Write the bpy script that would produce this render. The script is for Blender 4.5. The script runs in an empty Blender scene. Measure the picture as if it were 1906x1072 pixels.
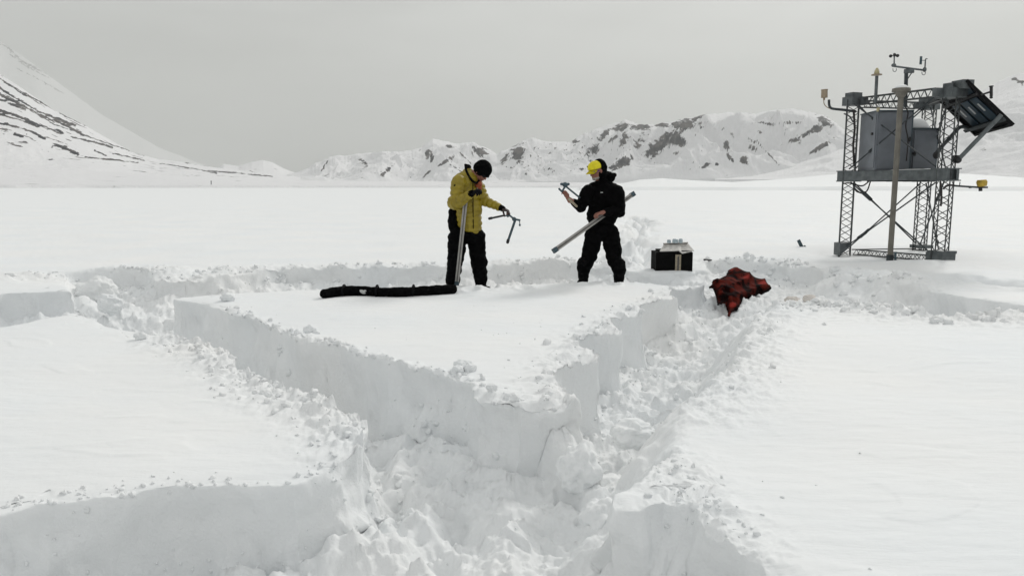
import bpy, bmesh, math, random
import numpy as np
from mathutils import Vector, Matrix, noise as mnoise

scene = bpy.context.scene
COL = scene.collection
rng = np.random.default_rng(7)
random.seed(7)

# ------------------------------------------------------------------ camera
EYE = 1.36
FPX = 1400.0
PITCH = math.atan((536 - 347) / FPX)
CP, SP = math.cos(PITCH), math.sin(PITCH)

def ray(px, py):
    u = (px - 953.0) / FPX
    v = (536.0 - py) / FPX
    return Vector((u, CP + v * SP, -SP + v * CP))

def P(px, py, Y):
    """point seen at pixel (px,py) of the photograph at forward distance Y"""
    d = ray(px, py)
    t = Y / d.y
    return Vector((d.x * t, Y, EYE + d.z * t))

def G(px, py, z=0.0):
    d = ray(px, py)
    t = (z - EYE) / d.z
    return Vector((d.x * t, d.y * t, z))

cam_data = bpy.data.cameras.new("camera")
cam = bpy.data.objects.new("camera", cam_data)
COL.objects.link(cam)
cam.location = (0, 0, EYE)
cam.rotation_euler = (math.pi / 2 - PITCH, 0, 0)
cam_data.sensor_width = 36.0
cam_data.lens = 36.0 * FPX / 1906.0
cam_data.clip_start = 0.05
cam_data.clip_end = 40000
scene.camera = cam

# ------------------------------------------------------------------ materials
def new_mat(name):
    m = bpy.data.materials.new(name)
    m.use_nodes = True
    nt = m.node_tree
    return m, nt, nt.nodes["Principled BSDF"], nt.nodes["Material Output"]

def simple(name, col, rough=0.6, metal=0.0, var=0.25, scale=30.0, bump=0.0, bscale=60.0, spec=0.5):
    m, nt, b, o = new_mat(name)
    tc = nt.nodes.new("ShaderNodeTexCoord")
    n = nt.nodes.new("ShaderNodeTexNoise"); n.inputs["Scale"].default_value = scale
    n.inputs["Detail"].default_value = 5
    nt.links.new(tc.outputs["Object"], n.inputs["Vector"])
    r = nt.nodes.new("ShaderNodeValToRGB")
    r.color_ramp.elements[0].position = 0.3
    r.color_ramp.elements[1].position = 0.7
    r.color_ramp.elements[0].color = [c * (1 - var) for c in col] + [1]
    r.color_ramp.elements[1].color = [min(1, c * (1 + var)) for c in col] + [1]
    nt.links.new(n.outputs["Fac"], r.inputs["Fac"])
    nt.links.new(r.outputs["Color"], b.inputs["Base Color"])
    b.inputs["Roughness"].default_value = rough
    b.inputs["Metallic"].default_value = metal
    b.inputs["Specular IOR Level"].default_value = spec
    if bump:
        n2 = nt.nodes.new("ShaderNodeTexNoise"); n2.inputs["Scale"].default_value = bscale
        n2.inputs["Detail"].default_value = 4
        nt.links.new(tc.outputs["Object"], n2.inputs["Vector"])
        bp = nt.nodes.new("ShaderNodeBump"); bp.inputs["Strength"].default_value = bump
        bp.inputs["Distance"].default_value = 0.01
        nt.links.new(n2.outputs["Fac"], bp.inputs["Height"])
        nt.links.new(bp.outputs["Normal"], b.inputs["Normal"])
    return m

SNOW_ALB = (0.83, 0.83, 0.825)
def snow_material():
    m, nt, b, o = new_mat("snow")
    L = nt.links.new
    geo = nt.nodes.new("ShaderNodeNewGeometry")
    n1 = nt.nodes.new("ShaderNodeTexNoise"); n1.inputs["Scale"].default_value = 0.6; n1.inputs["Detail"].default_value = 6
    L(geo.outputs["Position"], n1.inputs["Vector"])
    r = nt.nodes.new("ShaderNodeValToRGB")
    r.color_ramp.elements[0].position = 0.3; r.color_ramp.elements[1].position = 0.7
    r.color_ramp.elements[0].color = (0.80, 0.825, 0.84, 1)
    r.color_ramp.elements[1].color = (0.845, 0.85, 0.845, 1)
    L(n1.outputs["Fac"], r.inputs["Fac"])
    L(r.outputs["Color"], b.inputs["Base Color"])
    b.inputs["Roughness"].default_value = 0.75
    b.inputs["Specular IOR Level"].default_value = 0.25
    # wind-packed grain (fine) and small crust lumps
    n2 = nt.nodes.new("ShaderNodeTexNoise"); n2.inputs["Scale"].default_value = 45; n2.inputs["Detail"].default_value = 6
    n2.inputs["Roughness"].default_value = 0.65
    L(geo.outputs["Position"], n2.inputs["Vector"])
    mp = nt.nodes.new("ShaderNodeMapping"); mp.inputs["Scale"].default_value = (1.2, 5.0, 3.0)
    mp.inputs["Rotation"].default_value = (0, 0, math.radians(10))
    L(geo.outputs["Position"], mp.inputs["Vector"])
    n3 = nt.nodes.new("ShaderNodeTexNoise"); n3.inputs["Scale"].default_value = 1.6; n3.inputs["Detail"].default_value = 7
    n3.inputs["Roughness"].default_value = 0.6; n3.inputs["Distortion"].default_value = 0.3
    L(mp.outputs["Vector"], n3.inputs["Vector"])
    att = nt.nodes.new("ShaderNodeAttribute"); att.attribute_name = "rough"
    mul = nt.nodes.new("ShaderNodeMath"); mul.operation = 'MULTIPLY_ADD'
    mul.inputs[1].default_value = 0.55; mul.inputs[2].default_value = 0.12
    L(att.outputs["Fac"], mul.inputs[0])
    b1 = nt.nodes.new("ShaderNodeBump"); b1.inputs["Distance"].default_value = 0.012
    L(mul.outputs[0], b1.inputs["Strength"]); L(n2.outputs["Fac"], b1.inputs["Height"])
    b2 = nt.nodes.new("ShaderNodeBump"); b2.inputs["Distance"].default_value = 0.05
    b2.inputs["Strength"].default_value = 0.24
    L(n3.outputs["Fac"], b2.inputs["Height"]); L(b1.outputs["Normal"], b2.inputs["Normal"])
    L(b2.outputs["Normal"], b.inputs["Normal"])
    return m
M_SNOW = snow_material()

def mountain_material():
    m, nt, b, o = new_mat("mountain_rock_and_snow")
    L = nt.links.new
    geo = nt.nodes.new("ShaderNodeNewGeometry")
    att = nt.nodes.new("ShaderNodeAttribute"); att.attribute_name = "rock"
    n = nt.nodes.new("ShaderNodeTexNoise"); n.inputs["Scale"].default_value = 0.032; n.inputs["Detail"].default_value = 10
    n.inputs["Roughness"].default_value = 0.7
    mpp = nt.nodes.new("ShaderNodeMapping"); mpp.inputs["Scale"].default_value = (1.0, 1.0, 0.6)
    L(geo.outputs["Position"], mpp.inputs["Vector"]); L(mpp.outputs["Vector"], n.inputs["Vector"])
    am = nt.nodes.new("ShaderNodeMath"); am.operation = 'MULTIPLY_ADD'; am.inputs[1].default_value = 4.0; am.inputs[2].default_value = -1.62
    L(n.outputs["Fac"], am.inputs[0])
    a = nt.nodes.new("ShaderNodeMath"); a.operation = 'ADD'
    L(att.outputs["Fac"], a.inputs[0]); L(am.outputs[0], a.inputs[1])
    rr = nt.nodes.new("ShaderNodeMapRange")
    rr.inputs["From Min"].default_value = 0.90; rr.inputs["From Max"].default_value = 1.15
    L(a.outputs[0], rr.inputs["Value"])
    n2 = nt.nodes.new("ShaderNodeTexNoise"); n2.inputs["Scale"].default_value = 0.035; n2.inputs["Detail"].default_value = 7
    L(geo.outputs["Position"], n2.inputs["Vector"])
    rk = nt.nodes.new("ShaderNodeValToRGB")
    rk.color_ramp.elements[0].position = 0.42; rk.color_ramp.elements[1].position = 0.60
    rk.color_ramp.elements[0].color = (0.008, 0.011, 0.018, 1)
    rk.color_ramp.elements[1].color = (0.11, 0.10, 0.095, 1)
    L(n2.outputs["Fac"], rk.inputs["Fac"])
    mx = nt.nodes.new("ShaderNodeMix"); mx.data_type = 'RGBA'
    mx.inputs[6].default_value = (0.80, 0.80, 0.81, 1)
    L(rr.outputs["Result"], mx.inputs["Factor"]); L(rk.outputs["Color"], mx.inputs[7])
    L(mx.outputs[2], b.inputs["Base Color"])
    b.inputs["Roughness"].default_value = 0.85
    b.inputs["Specular IOR Level"].default_value = 0.1
    bp = nt.nodes.new("ShaderNodeBump"); bp.inputs["Distance"].default_value = 9.0; bp.inputs["Strength"].default_value = 0.6
    L(n.outputs["Fac"], bp.inputs["Height"]); L(bp.outputs["Normal"], b.inputs["Normal"])
    return m
M_MOUNT = mountain_material()

# ------------------------------------------------------------------ numpy noise
_perm = np.random.default_rng(3).permutation(256).astype(np.int64)
_perm = np.concatenate([_perm, _perm, _perm])
_g3 = np.random.default_rng(5).normal(size=(256, 3)); _g3 /= np.linalg.norm(_g3, axis=1)[:, None]
def pn3(x, y, z):
    xi = np.floor(x).astype(np.int64); yi = np.floor(y).astype(np.int64); zi = np.floor(z).astype(np.int64)
    xf = x - xi; yf = y - yi; zf = z - zi
    xi &= 255; yi &= 255; zi &= 255
    u = xf * xf * xf * (xf * (xf * 6 - 15) + 10)
    v = yf * yf * yf * (yf * (yf * 6 - 15) + 10)
    w = zf * zf * zf * (zf * (zf * 6 - 15) + 10)
    out = 0
    for i in (0, 1):
        for j in (0, 1):
            for k in (0, 1):
                h = _perm[_perm[_perm[xi + i] + yi + j] + zi + k]
                g = _g3[h]
                d = g[:, 0] * (xf - i) + g[:, 1] * (yf - j) + g[:, 2] * (zf - k)
                out = out + d * (u if i else 1 - u) * (v if j else 1 - v) * (w if k else 1 - w)
    return out * 1.6
_g2 = np.random.default_rng(6).normal(size=(256, 2)); _g2 /= np.linalg.norm(_g2, axis=1)[:, None]
def pn2(x, y):
    xi = np.floor(x).astype(np.int64); yi = np.floor(y).astype(np.int64)
    xf = x - xi; yf = y - yi
    xi &= 255; yi &= 255
    u = xf * xf * xf * (xf * (xf * 6 - 15) + 10)
    v = yf * yf * yf * (yf * (yf * 6 - 15) + 10)
    out = 0
    for i in (0, 1):
        for j in (0, 1):
            g = _g2[_perm[_perm[xi + i] + yi + j]]
            d = g[:, 0] * (xf - i) + g[:, 1] * (yf - j)
            out = out + d * (u if i else 1 - u) * (v if j else 1 - v)
    return out * 1.5
def fbm2(x, y, oct=4, gain=0.5, ridged=False):
    a, s, t = 1.0, 0.0, 0.0
    for o in range(oct):
        n = pn2(x * 2 ** o + 17.3 * o, y * 2 ** o - 9.1 * o)
        if ridged: n = 1 - 2 * np.abs(n)
        s = s + a * n; t += a; a *= gain
    return s / t
def sstep(x, a, b):
    t = np.clip((x - a) / (b - a), 0, 1)
    return t * t * (3 - 2 * t)

def sdf_poly(x, y, poly):
    d2 = np.full(x.shape, 1e18); inside = np.zeros(x.shape, bool)
    n = len(poly)
    for i in range(n):
        ax, ay = poly[i]; bx, by = poly[(i + 1) % n]
        ex, ey = bx - ax, by - ay
        wx, wy = x - ax, y - ay
        t = np.clip((wx * ex + wy * ey) / (ex * ex + ey * ey + 1e-12), 0, 1)
        d2 = np.minimum(d2, (wx - ex * t) ** 2 + (wy - ey * t) ** 2)
        c = ((ay > y) != (by > y))
        if ey != 0:
            inside ^= c & (x < ex * (y - ay) / ey + ax)
    d = np.sqrt(d2)
    return np.where(inside, -d, d)
def dist_line(x, y, pts):
    d2 = np.full(x.shape, 1e18)
    for (ax, ay), (bx, by) in zip(pts, pts[1:]):
        ex, ey = bx - ax, by - ay
        wx, wy = x - ax, y - ay
        t = np.clip((wx * ex + wy * ey) / (ex * ex + ey * ey + 1e-12), 0, 1)
        d2 = np.minimum(d2, (wx - ex * t) ** 2 + (wy - ey * t) ** 2)
    return np.sqrt(d2)
def gl(pts):
    return [tuple(G(a, b).xy) for a, b in pts]

def mesh_grid(name, V, nr, nc, mat, wrap=False, attrs=None, smooth=True):
    me = bpy.data.meshes.new(name)
    idx = np.arange(nr * nc).reshape(nr, nc)
    if wrap:
        idx = np.concatenate([idx, idx[:, :1]], axis=1)
    q = np.stack([idx[:-1, :-1], idx[:-1, 1:], idx[1:, 1:], idx[1:, :-1]], -1).reshape(-1, 4)
    me.vertices.add(len(V)); me.vertices.foreach_set("co", np.ascontiguousarray(V, dtype=np.float32).ravel())
    me.loops.add(q.size); me.loops.foreach_set("vertex_index", q.ravel().astype(np.int32))
    me.polygons.add(len(q))
    me.polygons.foreach_set("loop_start", np.arange(0, q.size, 4, dtype=np.int32))
    me.polygons.foreach_set("loop_total", np.full(len(q), 4, dtype=np.int32))
    me.polygons.foreach_set("use_smooth", np.full(len(q), smooth, dtype=bool))
    me.update(calc_edges=True)
    for k, v in (attrs or {}).items():
        a = me.attributes.new(k, 'FLOAT', 'POINT'); a.data.foreach_set("value", v.astype(np.float32))
    me.materials.append(mat)
    ob = bpy.data.objects.new(name, me); COL.objects.link(ob)
    return ob

# ------------------------------------------------------------------ snow field with dug trenches
A_left = [(322, 556), (425, 580), (500, 608), (580, 640), (660, 664), (740, 690), (850, 712), (905, 748), (965, 770), (1042, 766)]
A_right = [(1068, 742), (1082, 695), (1118, 632), (1180, 588), (1245, 556), (1300, 536)]
A_back = [(1200, 524), (1070, 524), (900, 533), (760, 535), (600, 538), (480, 546), (370, 552)]
POLY_A = gl(A_left + A_right + A_back)
B_right = [(140, 582), (200, 604), (320, 624), (425, 660), (442, 690), (520, 722), (600, 748), (655, 782), (686, 815), (674, 846), (640, 866)]
B_front = [(590, 880), (545, 893), (400, 902), (330, 908), (250, 916), (100, 928), (0, 948)]
B_cross = [(0, 604), (60, 592)]
POLY_B = gl(B_right + B_front) + [(-6.0, 2.9), (-12.0, 3.5), (-12, 6.5)] + gl([(-150, 622)] + B_cross)
C_left = [(1440, 566), (1400, 600), (1375, 645), (1335, 700), (1285, 732), (1243, 762), (1250, 800), (1258, 832), (1230, 862), (1190, 886), (1153, 912)]
C_front = [(1150, 934), (1200, 938), (1240, 934), (1288, 942), (1318, 980), (1368, 1006), (1440, 1066)]
C_back = [(2300, 640), (1906, 590), (1800, 592), (1700, 584), (1600, 568), (1500, 562)]
POLY_C = gl(C_left + C_front) + [(1.45, 2.0), (2.2, 0.5), (3.5, -4.0), (60, -8.0)] + gl(C_back)
F_rim = [(-300, 552), (0, 547), (130, 541), (128, 522), (118, 507), (265, 505), (292, 528), (345, 527), (450, 515), (520, 505), (600, 502),
         (750, 502), (870, 500), (1000, 492), (1080, 488), (1215, 503), (1292, 501), (1330, 487), (1430, 491), (1530, 502), (1560, 516),
         (1640, 526), (1770, 545), (1906, 562), (2300, 600)]
POLY_F = gl(F_rim) + [(4000, 200), (4000, 30000), (-30000, 30000), (-30000, 30)]
SPUR_R = gl(A_right)
GROOVE = gl([(1560, 509), (1640, 515), (1700, 517), (1800, 523), (1906, 532), (2100, 545)])
TRAIL = gl([(1150, 490), (1190, 470), (1165, 448), (1180, 425), (1195, 410), (1165, 404)])
TROD2 = gl([(1330, 500), (1480, 478), (1560, 468)])
B_RUB = gl([(330, 630), (425, 668), (520, 728), (600, 760), (655, 795), (676, 830)])
A_RUB = gl([(1068, 742), (1082, 695), (1118, 632), (1180, 588), (1245, 556), (1300, 536)])
C_RUB = gl([(1430, 590), (1390, 640), (1350, 700), (1290, 750)])
CF_RUB = gl([(1245, 850), (1290, 930), (1370, 1000)])
F_RUB = gl([(20, 520), (110, 515), (270, 503), (340, 522), (520, 503), (750, 500), (900, 497), (1080, 486), (1200, 480)])
F_RUB2 = gl([(1310, 487), (1430, 488), (1560, 510), (1700, 530)])
C_BRUB = gl([(1440, 566), (1560, 570), (1700, 588), (1860, 598)])
A_LRUB = gl([(425, 578), (600, 642), (740, 687), (850, 707), (960, 762), (1040, 755)])

_br = random.Random(4)
BOOTS = []
for _a, _b, _n in (((-1.5, 3.0), (-0.5, 4.2), 12), ((-0.5, 4.2), (-1.9, 7.0), 14), ((0.6, 3.8), (1.6, 7.0), 12), ((0.2, 2.8), (-0.4, 4.2), 10)):
    for _k in range(_n):
        _t = (_k + 0.5) / _n
        BOOTS.append((_a[0] + (_b[0] - _a[0]) * _t + _br.gauss(0, .16), _a[1] + (_b[1] - _a[1]) * _t + _br.gauss(0, .08)))
def d_solids(x, y):
    w = 0.07 * fbm2(x * 1.3, y * 1.3, 2) + 0.03 * pn2(x * 4, y * 4) + 0.006 * pn2(x * 11, y * 11)
    s = 0.0
    dA = sdf_poly(x, y, POLY_A)
    # shovel bays cut in the right-hand wall of the middle block
    sA = (x - SPUR_R[0][0]) * 0.38 + (y - SPUR_R[0][1]) * 0.92
    near = np.exp(-(dist_line(x, y, SPUR_R) / 0.5) ** 2)
    dA = dA + near * (0.44 * np.sqrt(np.sin(sA * 2.6 + 0.5 + 0.5 * pn2(x * 0.8, y * 0.8)) ** 2 + 0.06) - 0.20)
    near2 = np.exp(-(dist_line(x, y, gl(A_left)) / 0.5) ** 2)
    sL = (x * 0.75 - y * 0.66)
    dA = dA + near2 * 0.07 * (np.abs(np.sin(sL * 2.2 + 0.8)) - 0.5)
    dB = sdf_poly(x, y, POLY_B); dC = sdf_poly(x, y, POLY_C); dF = sdf_poly(x, y, POLY_F)
    return dA + w, dB + w, dC + w, dF + w

def build_snow():
    fine = np.radians(np.arange(-41, 41.001, 0.08))
    left = np.radians(np.linspace(-180, -41, 60, endpoint=False))
    right = np.radians(np.linspace(41, 180, 60, endpoint=False))[1:]
    ang = np.concatenate([left, fine, right])
    r = [0.35]
    while r[-1] < 1.8: r.append(r[-1] * 1.05)
    while r[-1] < 14: r.append(r[-1] * 1.0038)
    while r[-1] < 17: r.append(r[-1] * 1.006)
    while r[-1] < 60: r.append(r[-1] * 1.012)
    while r[-1] < 9000: r.append(r[-1] * 1.06)
    r = np.array(r)
    R, T = np.meshgrid(r, ang, indexing='ij')
    x = (R * np.sin(T)).ravel(); y = (R * np.cos(T)).ravel()
    nr, nc = len(r), len(ang)
    rr = R.ravel()
    m = rr < 60
    xm, ym = x[m], y[m]
    ds = d_solids(xm, ym)
    d = np.minimum.reduce(ds)
    e = 0.05
    nearw = np.abs(d) < 0.6
    dx = np.zeros_like(d); dy = np.zeros_like(d)
    xn, yn = xm[nearw], ym[nearw]
    dx[nearw] = (np.minimum.reduce(d_solids(xn + e, yn)) - np.minimum.reduce(d_solids(xn - e, yn))) / (2 * e)
    dy[nearw] = (np.minimum.reduce(d_solids(xn, yn + e)) - np.minimum.reduce(d_solids(xn, yn - e))) / (2 * e)
    gn = np.sqrt(dx * dx + dy * dy) + 1e-6
    conf = sstep(gn, 0.55, 0.92)
    dx /= gn; dy /= gn
    softw = sstep(-(ds[2] - np.minimum.reduce([ds[0], ds[1], ds[3]])), -0.1, 0.1) * sstep(ym, 3.5, 4.2)
    # warp: squeeze vertices onto the wall so that it is steep and well sampled
    a = np.abs(d)
    g = np.where(a < 0.2, 0.28 * a, np.where(a < 0.5, 0.056 + (a - 0.2) / 0.3 * 0.444, a)) * np.sign(d)
    softF = sstep(-(ds[3] - np.minimum.reduce([ds[0], ds[1], ds[2]])), -0.1, 0.1) * sstep(ym, 9.5, 10.5) * np.clip(0.15 + 0.25 * sstep(xm, 1.5, 4) + 0.9 * pn2(xm * 0.7, ym * 0.7), 0, 1)
    g = g * (1 - softw) + d * softw
    g = g * (1 - softF) + d * softF
    # lateral relief of the wall face, larger low down (undercut)
    S = sstep(d, -0.02, 0.2)
    bell = np.exp(-((d - 0.07) / 0.12) ** 2) * (1 - 0.8 * softw)
    zt = -0.5 * S
    lat = 0.05 * pn3(xm * 2.0, ym * 2.0, zt * 2.0) + 0.022 * pn3(xm * 5, ym * 5, zt * 8) + 0.007 * pn3(xm * 15, ym * 15, zt * 18)
    lat = lat - 0.05 * S * (1 - S) * 4 * (0.5 + 0.8 * pn2(xm * 0.9, ym * 0.9))
    sh = (-(d - g) + lat * bell) * conf
    x[m] = xm + dx * sh; y[m] = ym + dy * sh
    # tops
    X, Y = x[m], y[m]
    top = 0.05 * pn2(X * 0.25, Y * 0.25) + 0.022 * pn2(X * 0.8 + 5, Y * 0.9)
    sas = fbm2(X * 0.9 + 0.3 * pn2(X, Y), Y * 3.2, 4, 0.55)
    top = top + 0.010 * np.maximum(0, sas) + 0.004 * fbm2(X * 3, Y * 9, 3)
    # sharp little wind scarps
    sc = pn2(X * 1.3 + 40, Y * 2.8 + 0.5 * pn2(X * 1.3, Y * 1.3))
    top = top + 0.0045 * sstep(sc, 0.36, 0.46) * (1 - sstep(sc, 0.46, 0.75)) + 0.006 * np.abs(fbm2(X * 2.1 + 0.4 * pn2(X * .8, Y * .8), Y * 6.5, 4, 0.6))
    # crumbs
    def crumb(line, wid, amp, tail=1.0):
        return amp * np.exp(-(dist_line(X, Y, line) / wid) ** 2)
    cw = (crumb(B_RUB, 0.26, 1.0) + crumb(A_RUB, 0.34, 0.9) + crumb(C_RUB, 0.36, 0.7) + crumb(CF_RUB, 0.22, 0.5) + crumb(F_RUB, 0.6, 1.0)
          + crumb(F_RUB2, 0.5, 1.0) + crumb(C_BRUB, 0.55, 1.0) + crumb(A_LRUB, 0.1, 0.6) + 0.15 * np.exp(-(d / 0.10) ** 2))
    cw = np.minimum(cw, 1.2)
    hi = np.minimum(0.05, 0.02 + 0.004 * Y)
    cn = np.maximum(0, pn2(X * 9, Y * 9) + 0.05) * 0.07 + np.maximum(0, pn2(X * 21 + 3, Y * 21)) * 0.035 + 0.012 * pn2(X * 45, Y * 45)
    top = top - 0.03 * np.exp(-np.abs(np.minimum(g, 0.0)) / 0.07) * (1 - softw)      # rounded lips
    bank = 0.04 * cw * (0.6 + pn2(X * 2, Y * 2))
    back = sstep(Y, 9, 11)
    top = top + cw * cn * (1 - 0.35 * back) + bank * (1 + 1.2 * back)
    # trail of footprints, groove and trodden patches
    dt = dist_line(X, Y, TRAIL); wt = np.exp(-(dt / 0.55) ** 2) * sstep(Y, 12, 14)
    top = top - wt * (0.30 + 0.40 * pn2(X * 2.2, Y * 1.2)) + wt * 0.2 * np.abs(pn2(X * 5, Y * 3)) + 0.06 * np.exp(-((dt - 0.6) / 0.25) ** 2) * sstep(Y, 12, 14) * (0.5 + pn2(X * 4, Y * 4))
    dg = dist_line(X, Y, GROOVE)
    top = top - 0.20 * np.exp(-(dg / 0.22) ** 2) + 0.05 * np.exp(-((dg - 0.45) / 0.15) ** 2) * (0.6 + pn2(X * 5, Y * 5))
    d2_ = dist_line(X, Y, TROD2)
    top = top + np.exp(-(d2_ / 0.5) ** 2) * 0.03 * pn2(X * 4, Y * 4)
    for fx, fy in ((868, 530), (1118, 520)):
        q = G(fx, fy); tw = np.exp(-(np.hypot(X - q.x, (Y - q.y)) / 0.55) ** 2)
        for ox, oy in ((.35, -.25), (-.3, -.3), (.55, .1), (-.55, .05), (.1, -.55), (.8, -.35), (-.15, .5), (.45, .45)):
            top = top - 0.075 * np.exp(-(((X - q.x - ox) / 0.075) ** 2 + ((Y - q.y - oy) / 0.15) ** 2) ** 1.5) + 0.02 * np.exp(-((np.hypot((X - q.x - ox) / 0.13, (Y - q.y - oy) / 0.22) - 1) / 0.25) ** 2)
        top = top + tw * (0.035 * pn2(X * 3.3, Y * 3.3 + 7) - 0.03 * sstep(pn2(X * 4.3 + 7, Y * 3.1), 0.12, 0.2) + 0.012 * pn2(X * 12, Y * 12))
    # snow hollow and drift around the tower
    td = np.hypot(X - 6.55, Y - 15.4)
    top = top - 0.10 * np.exp(-(td / 0.5) ** 2) + 0.10 * np.exp(-(np.hypot((X - 7.6) / 1.4, (Y - 13.2) / 0.5)) ** 2)
    # trench floor
    leftT = sstep(-X, -0.3, 0.3) * sstep(Y, 4.9, 5.9) * (1 - sstep(Y, 8.6, 9.6)); rightT = sstep(X, 0.2, 0.5) * sstep(Y, 4.3, 5) * (1 - sstep(Y, 8.5, 9.5))
    dep = 0.52 - 0.10 * sstep(Y, 4, 9) + 0.30 * leftT + 0.20 * rightT - 0.10 * sstep(Y, 9.3, 10.3) * (0.6 + pn2(X * 0.5, Y * 0.5))
    lump = (0.065 * (1 - np.abs(pn2(X * 2.1, Y * 2.1)) * 2.2)) * (1 - 0.5 * leftT) + 0.034 * (1 - 2.2 * np.abs(pn2(X * 5.3, Y * 5.3))) + 0.014 * (1 - 2.2 * np.abs(pn2(X * 12 + 4, Y * 12))) + 0.022 * pn2(X * 14, Y * 14) + 0.010 * pn2(X * 33, Y * 33)
    slabs = 0.03 * sstep(pn2(X * 3.1 + 9, Y * 4.4), 0.0, 0.08)
    steps = 0.05 * np.maximum(0, np.abs(np.sin((Y * 0.9 + X * 0.3) * 7)) - 0.2) * sstep(pn2(X * 0.8, Y * 0.8 + 3), -0.1, 0.3)
    floor = -dep + lump + slabs + steps * 0.5
    # boot holes trodden into the floor
    for bx, by in BOOTS:
        floor = floor - 0.07 * np.exp(-(((X - bx) / 0.085) ** 2 + ((Y - by) / 0.16) ** 2) ** 2)
    # loose snow banked against the foot of walls
    floor = floor + 0.10 * np.exp(-((g - 0.15) / 0.14) ** 2) * (0.5 + pn2(X * 1.7, Y * 1.7 + 8))
    # right-hand trench floor rises towards its crumbled right slope
    wA, wB, wC, wF = [1 - sstep(q, -0.02, 0.2) for q in ds]
    wC = np.maximum(1 - sstep(ds[2], -0.10, 0.42), 0) * softw + wC * (1 - softw)
    wF = wF * (1 - softF) + softF * (1 - sstep(ds[3], -0.25, 0.55 + 0.3 * pn2(X, Y)))
    rid = 0.10 * np.abs(pn2(X * 2.4 + 4, Y * 2.4)) * softw * sstep(ds[2], -0.1, 0.2)
    K = np.maximum.reduce([wA, wB, wC, wF])
    z = floor + (top - floor) * K + rid
    # buttress of snow running forward from the front corner of the middle block
    b0 = G(1026, 752); b1 = G(1142, 972, -0.42)
    ex, ey = b1.x - b0.x, b1.y - b0.y
    tb_ = np.clip(((X - b0.x) * ex + (Y - b0.y) * ey) / (ex * ex + ey * ey), 0, 1)
    db_ = np.hypot(X - b0.x - ex * tb_, Y - b0.y - ey * tb_)
    db_ = db_ + 0.06 * pn2(X * 4 + 3, Y * 4) + 0.025 * pn2(X * 11, Y * 11)
    hb = -0.10 - 0.36 * tb_ + 0.05 * np.sin(tb_ * 9) - 0.5 * sstep(db_, 0.03, 0.26) - 2 * sstep(db_, 0.2, 0.5) + 0.05 * pn2(X * 5, Y * 5) + 0.02 * (1 - 2 * np.abs(pn2(X * 13, Y * 13)))
    z = np.maximum(z, hb)
    qc = P(1378, 545, 10.05)
    z = z + 0.20 * np.exp(-(((X - qc.x) / 0.5) ** 2 + ((Y - qc.y) / 0.42) ** 2)) * (1 - K)
    zz = np.zeros_like(x)
    rest = ~m
    zz[rest] = 0.05 * pn2(x[rest] * 0.05, y[rest] * 0.05) * sstep(-rr[rest], -300, -60)
    zz[m] = z
    far = sstep(rr, 45, 60)
    rough = np.zeros_like(x); rough[m] = np.clip(cw * 0.8 + (1 - K) * 0.9 + bell * 0.35, 0, 1)
    V = np.stack([x, y, zz], -1)
    ob = mesh_grid("snow_ground", V, nr, nc, M_SNOW, wrap=True, attrs={"rough": rough})
    ob["kind"] = "structure"
    # cap under the photographer
    return ob
SNOW = build_snow()

from mathutils.bvhtree import BVHTree
def snow_bvh():
    me = SNOW.data
    co = np.empty(len(me.vertices) * 3, dtype=np.float32); me.vertices.foreach_get("co", co); co = co.reshape(-1, 3)
    q = np.empty(len(me.loops), dtype=np.int32); me.loops.foreach_get("vertex_index", q); q = q.reshape(-1, 4)
    keep = (np.hypot(co[q[:, 0], 0], co[q[:, 0], 1]) < 25) & (np.abs(np.arctan2(co[q[:, 0], 0], co[q[:, 0], 1])) < 0.8)
    q = q[keep]
    used, inv = np.unique(q, return_inverse=True)
    return BVHTree.FromPolygons([tuple(v) for v in co[used].tolist()], inv.reshape(-1, 4).tolist())
BVH = snow_bvh()
def gz(x, y):
    h = BVH.ray_cast(Vector((x, y, 3)), Vector((0, 0, -1)))
    return h[0].z if h[0] is not None else 0.0

# ------------------------------------------------------------------ mountains
def interp(pts, x):
    a = np.array(pts, float)
    return np.interp(x, a[:, 0], a[:, 1])
def pix(V):
    x, y, z = V[:, 0], V[:, 1], V[:, 2] - EYE
    f = y * CP - z * SP
    u = y * SP + z * CP
    return 953 + FPX * x / f, 536 - FPX * u / f

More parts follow.
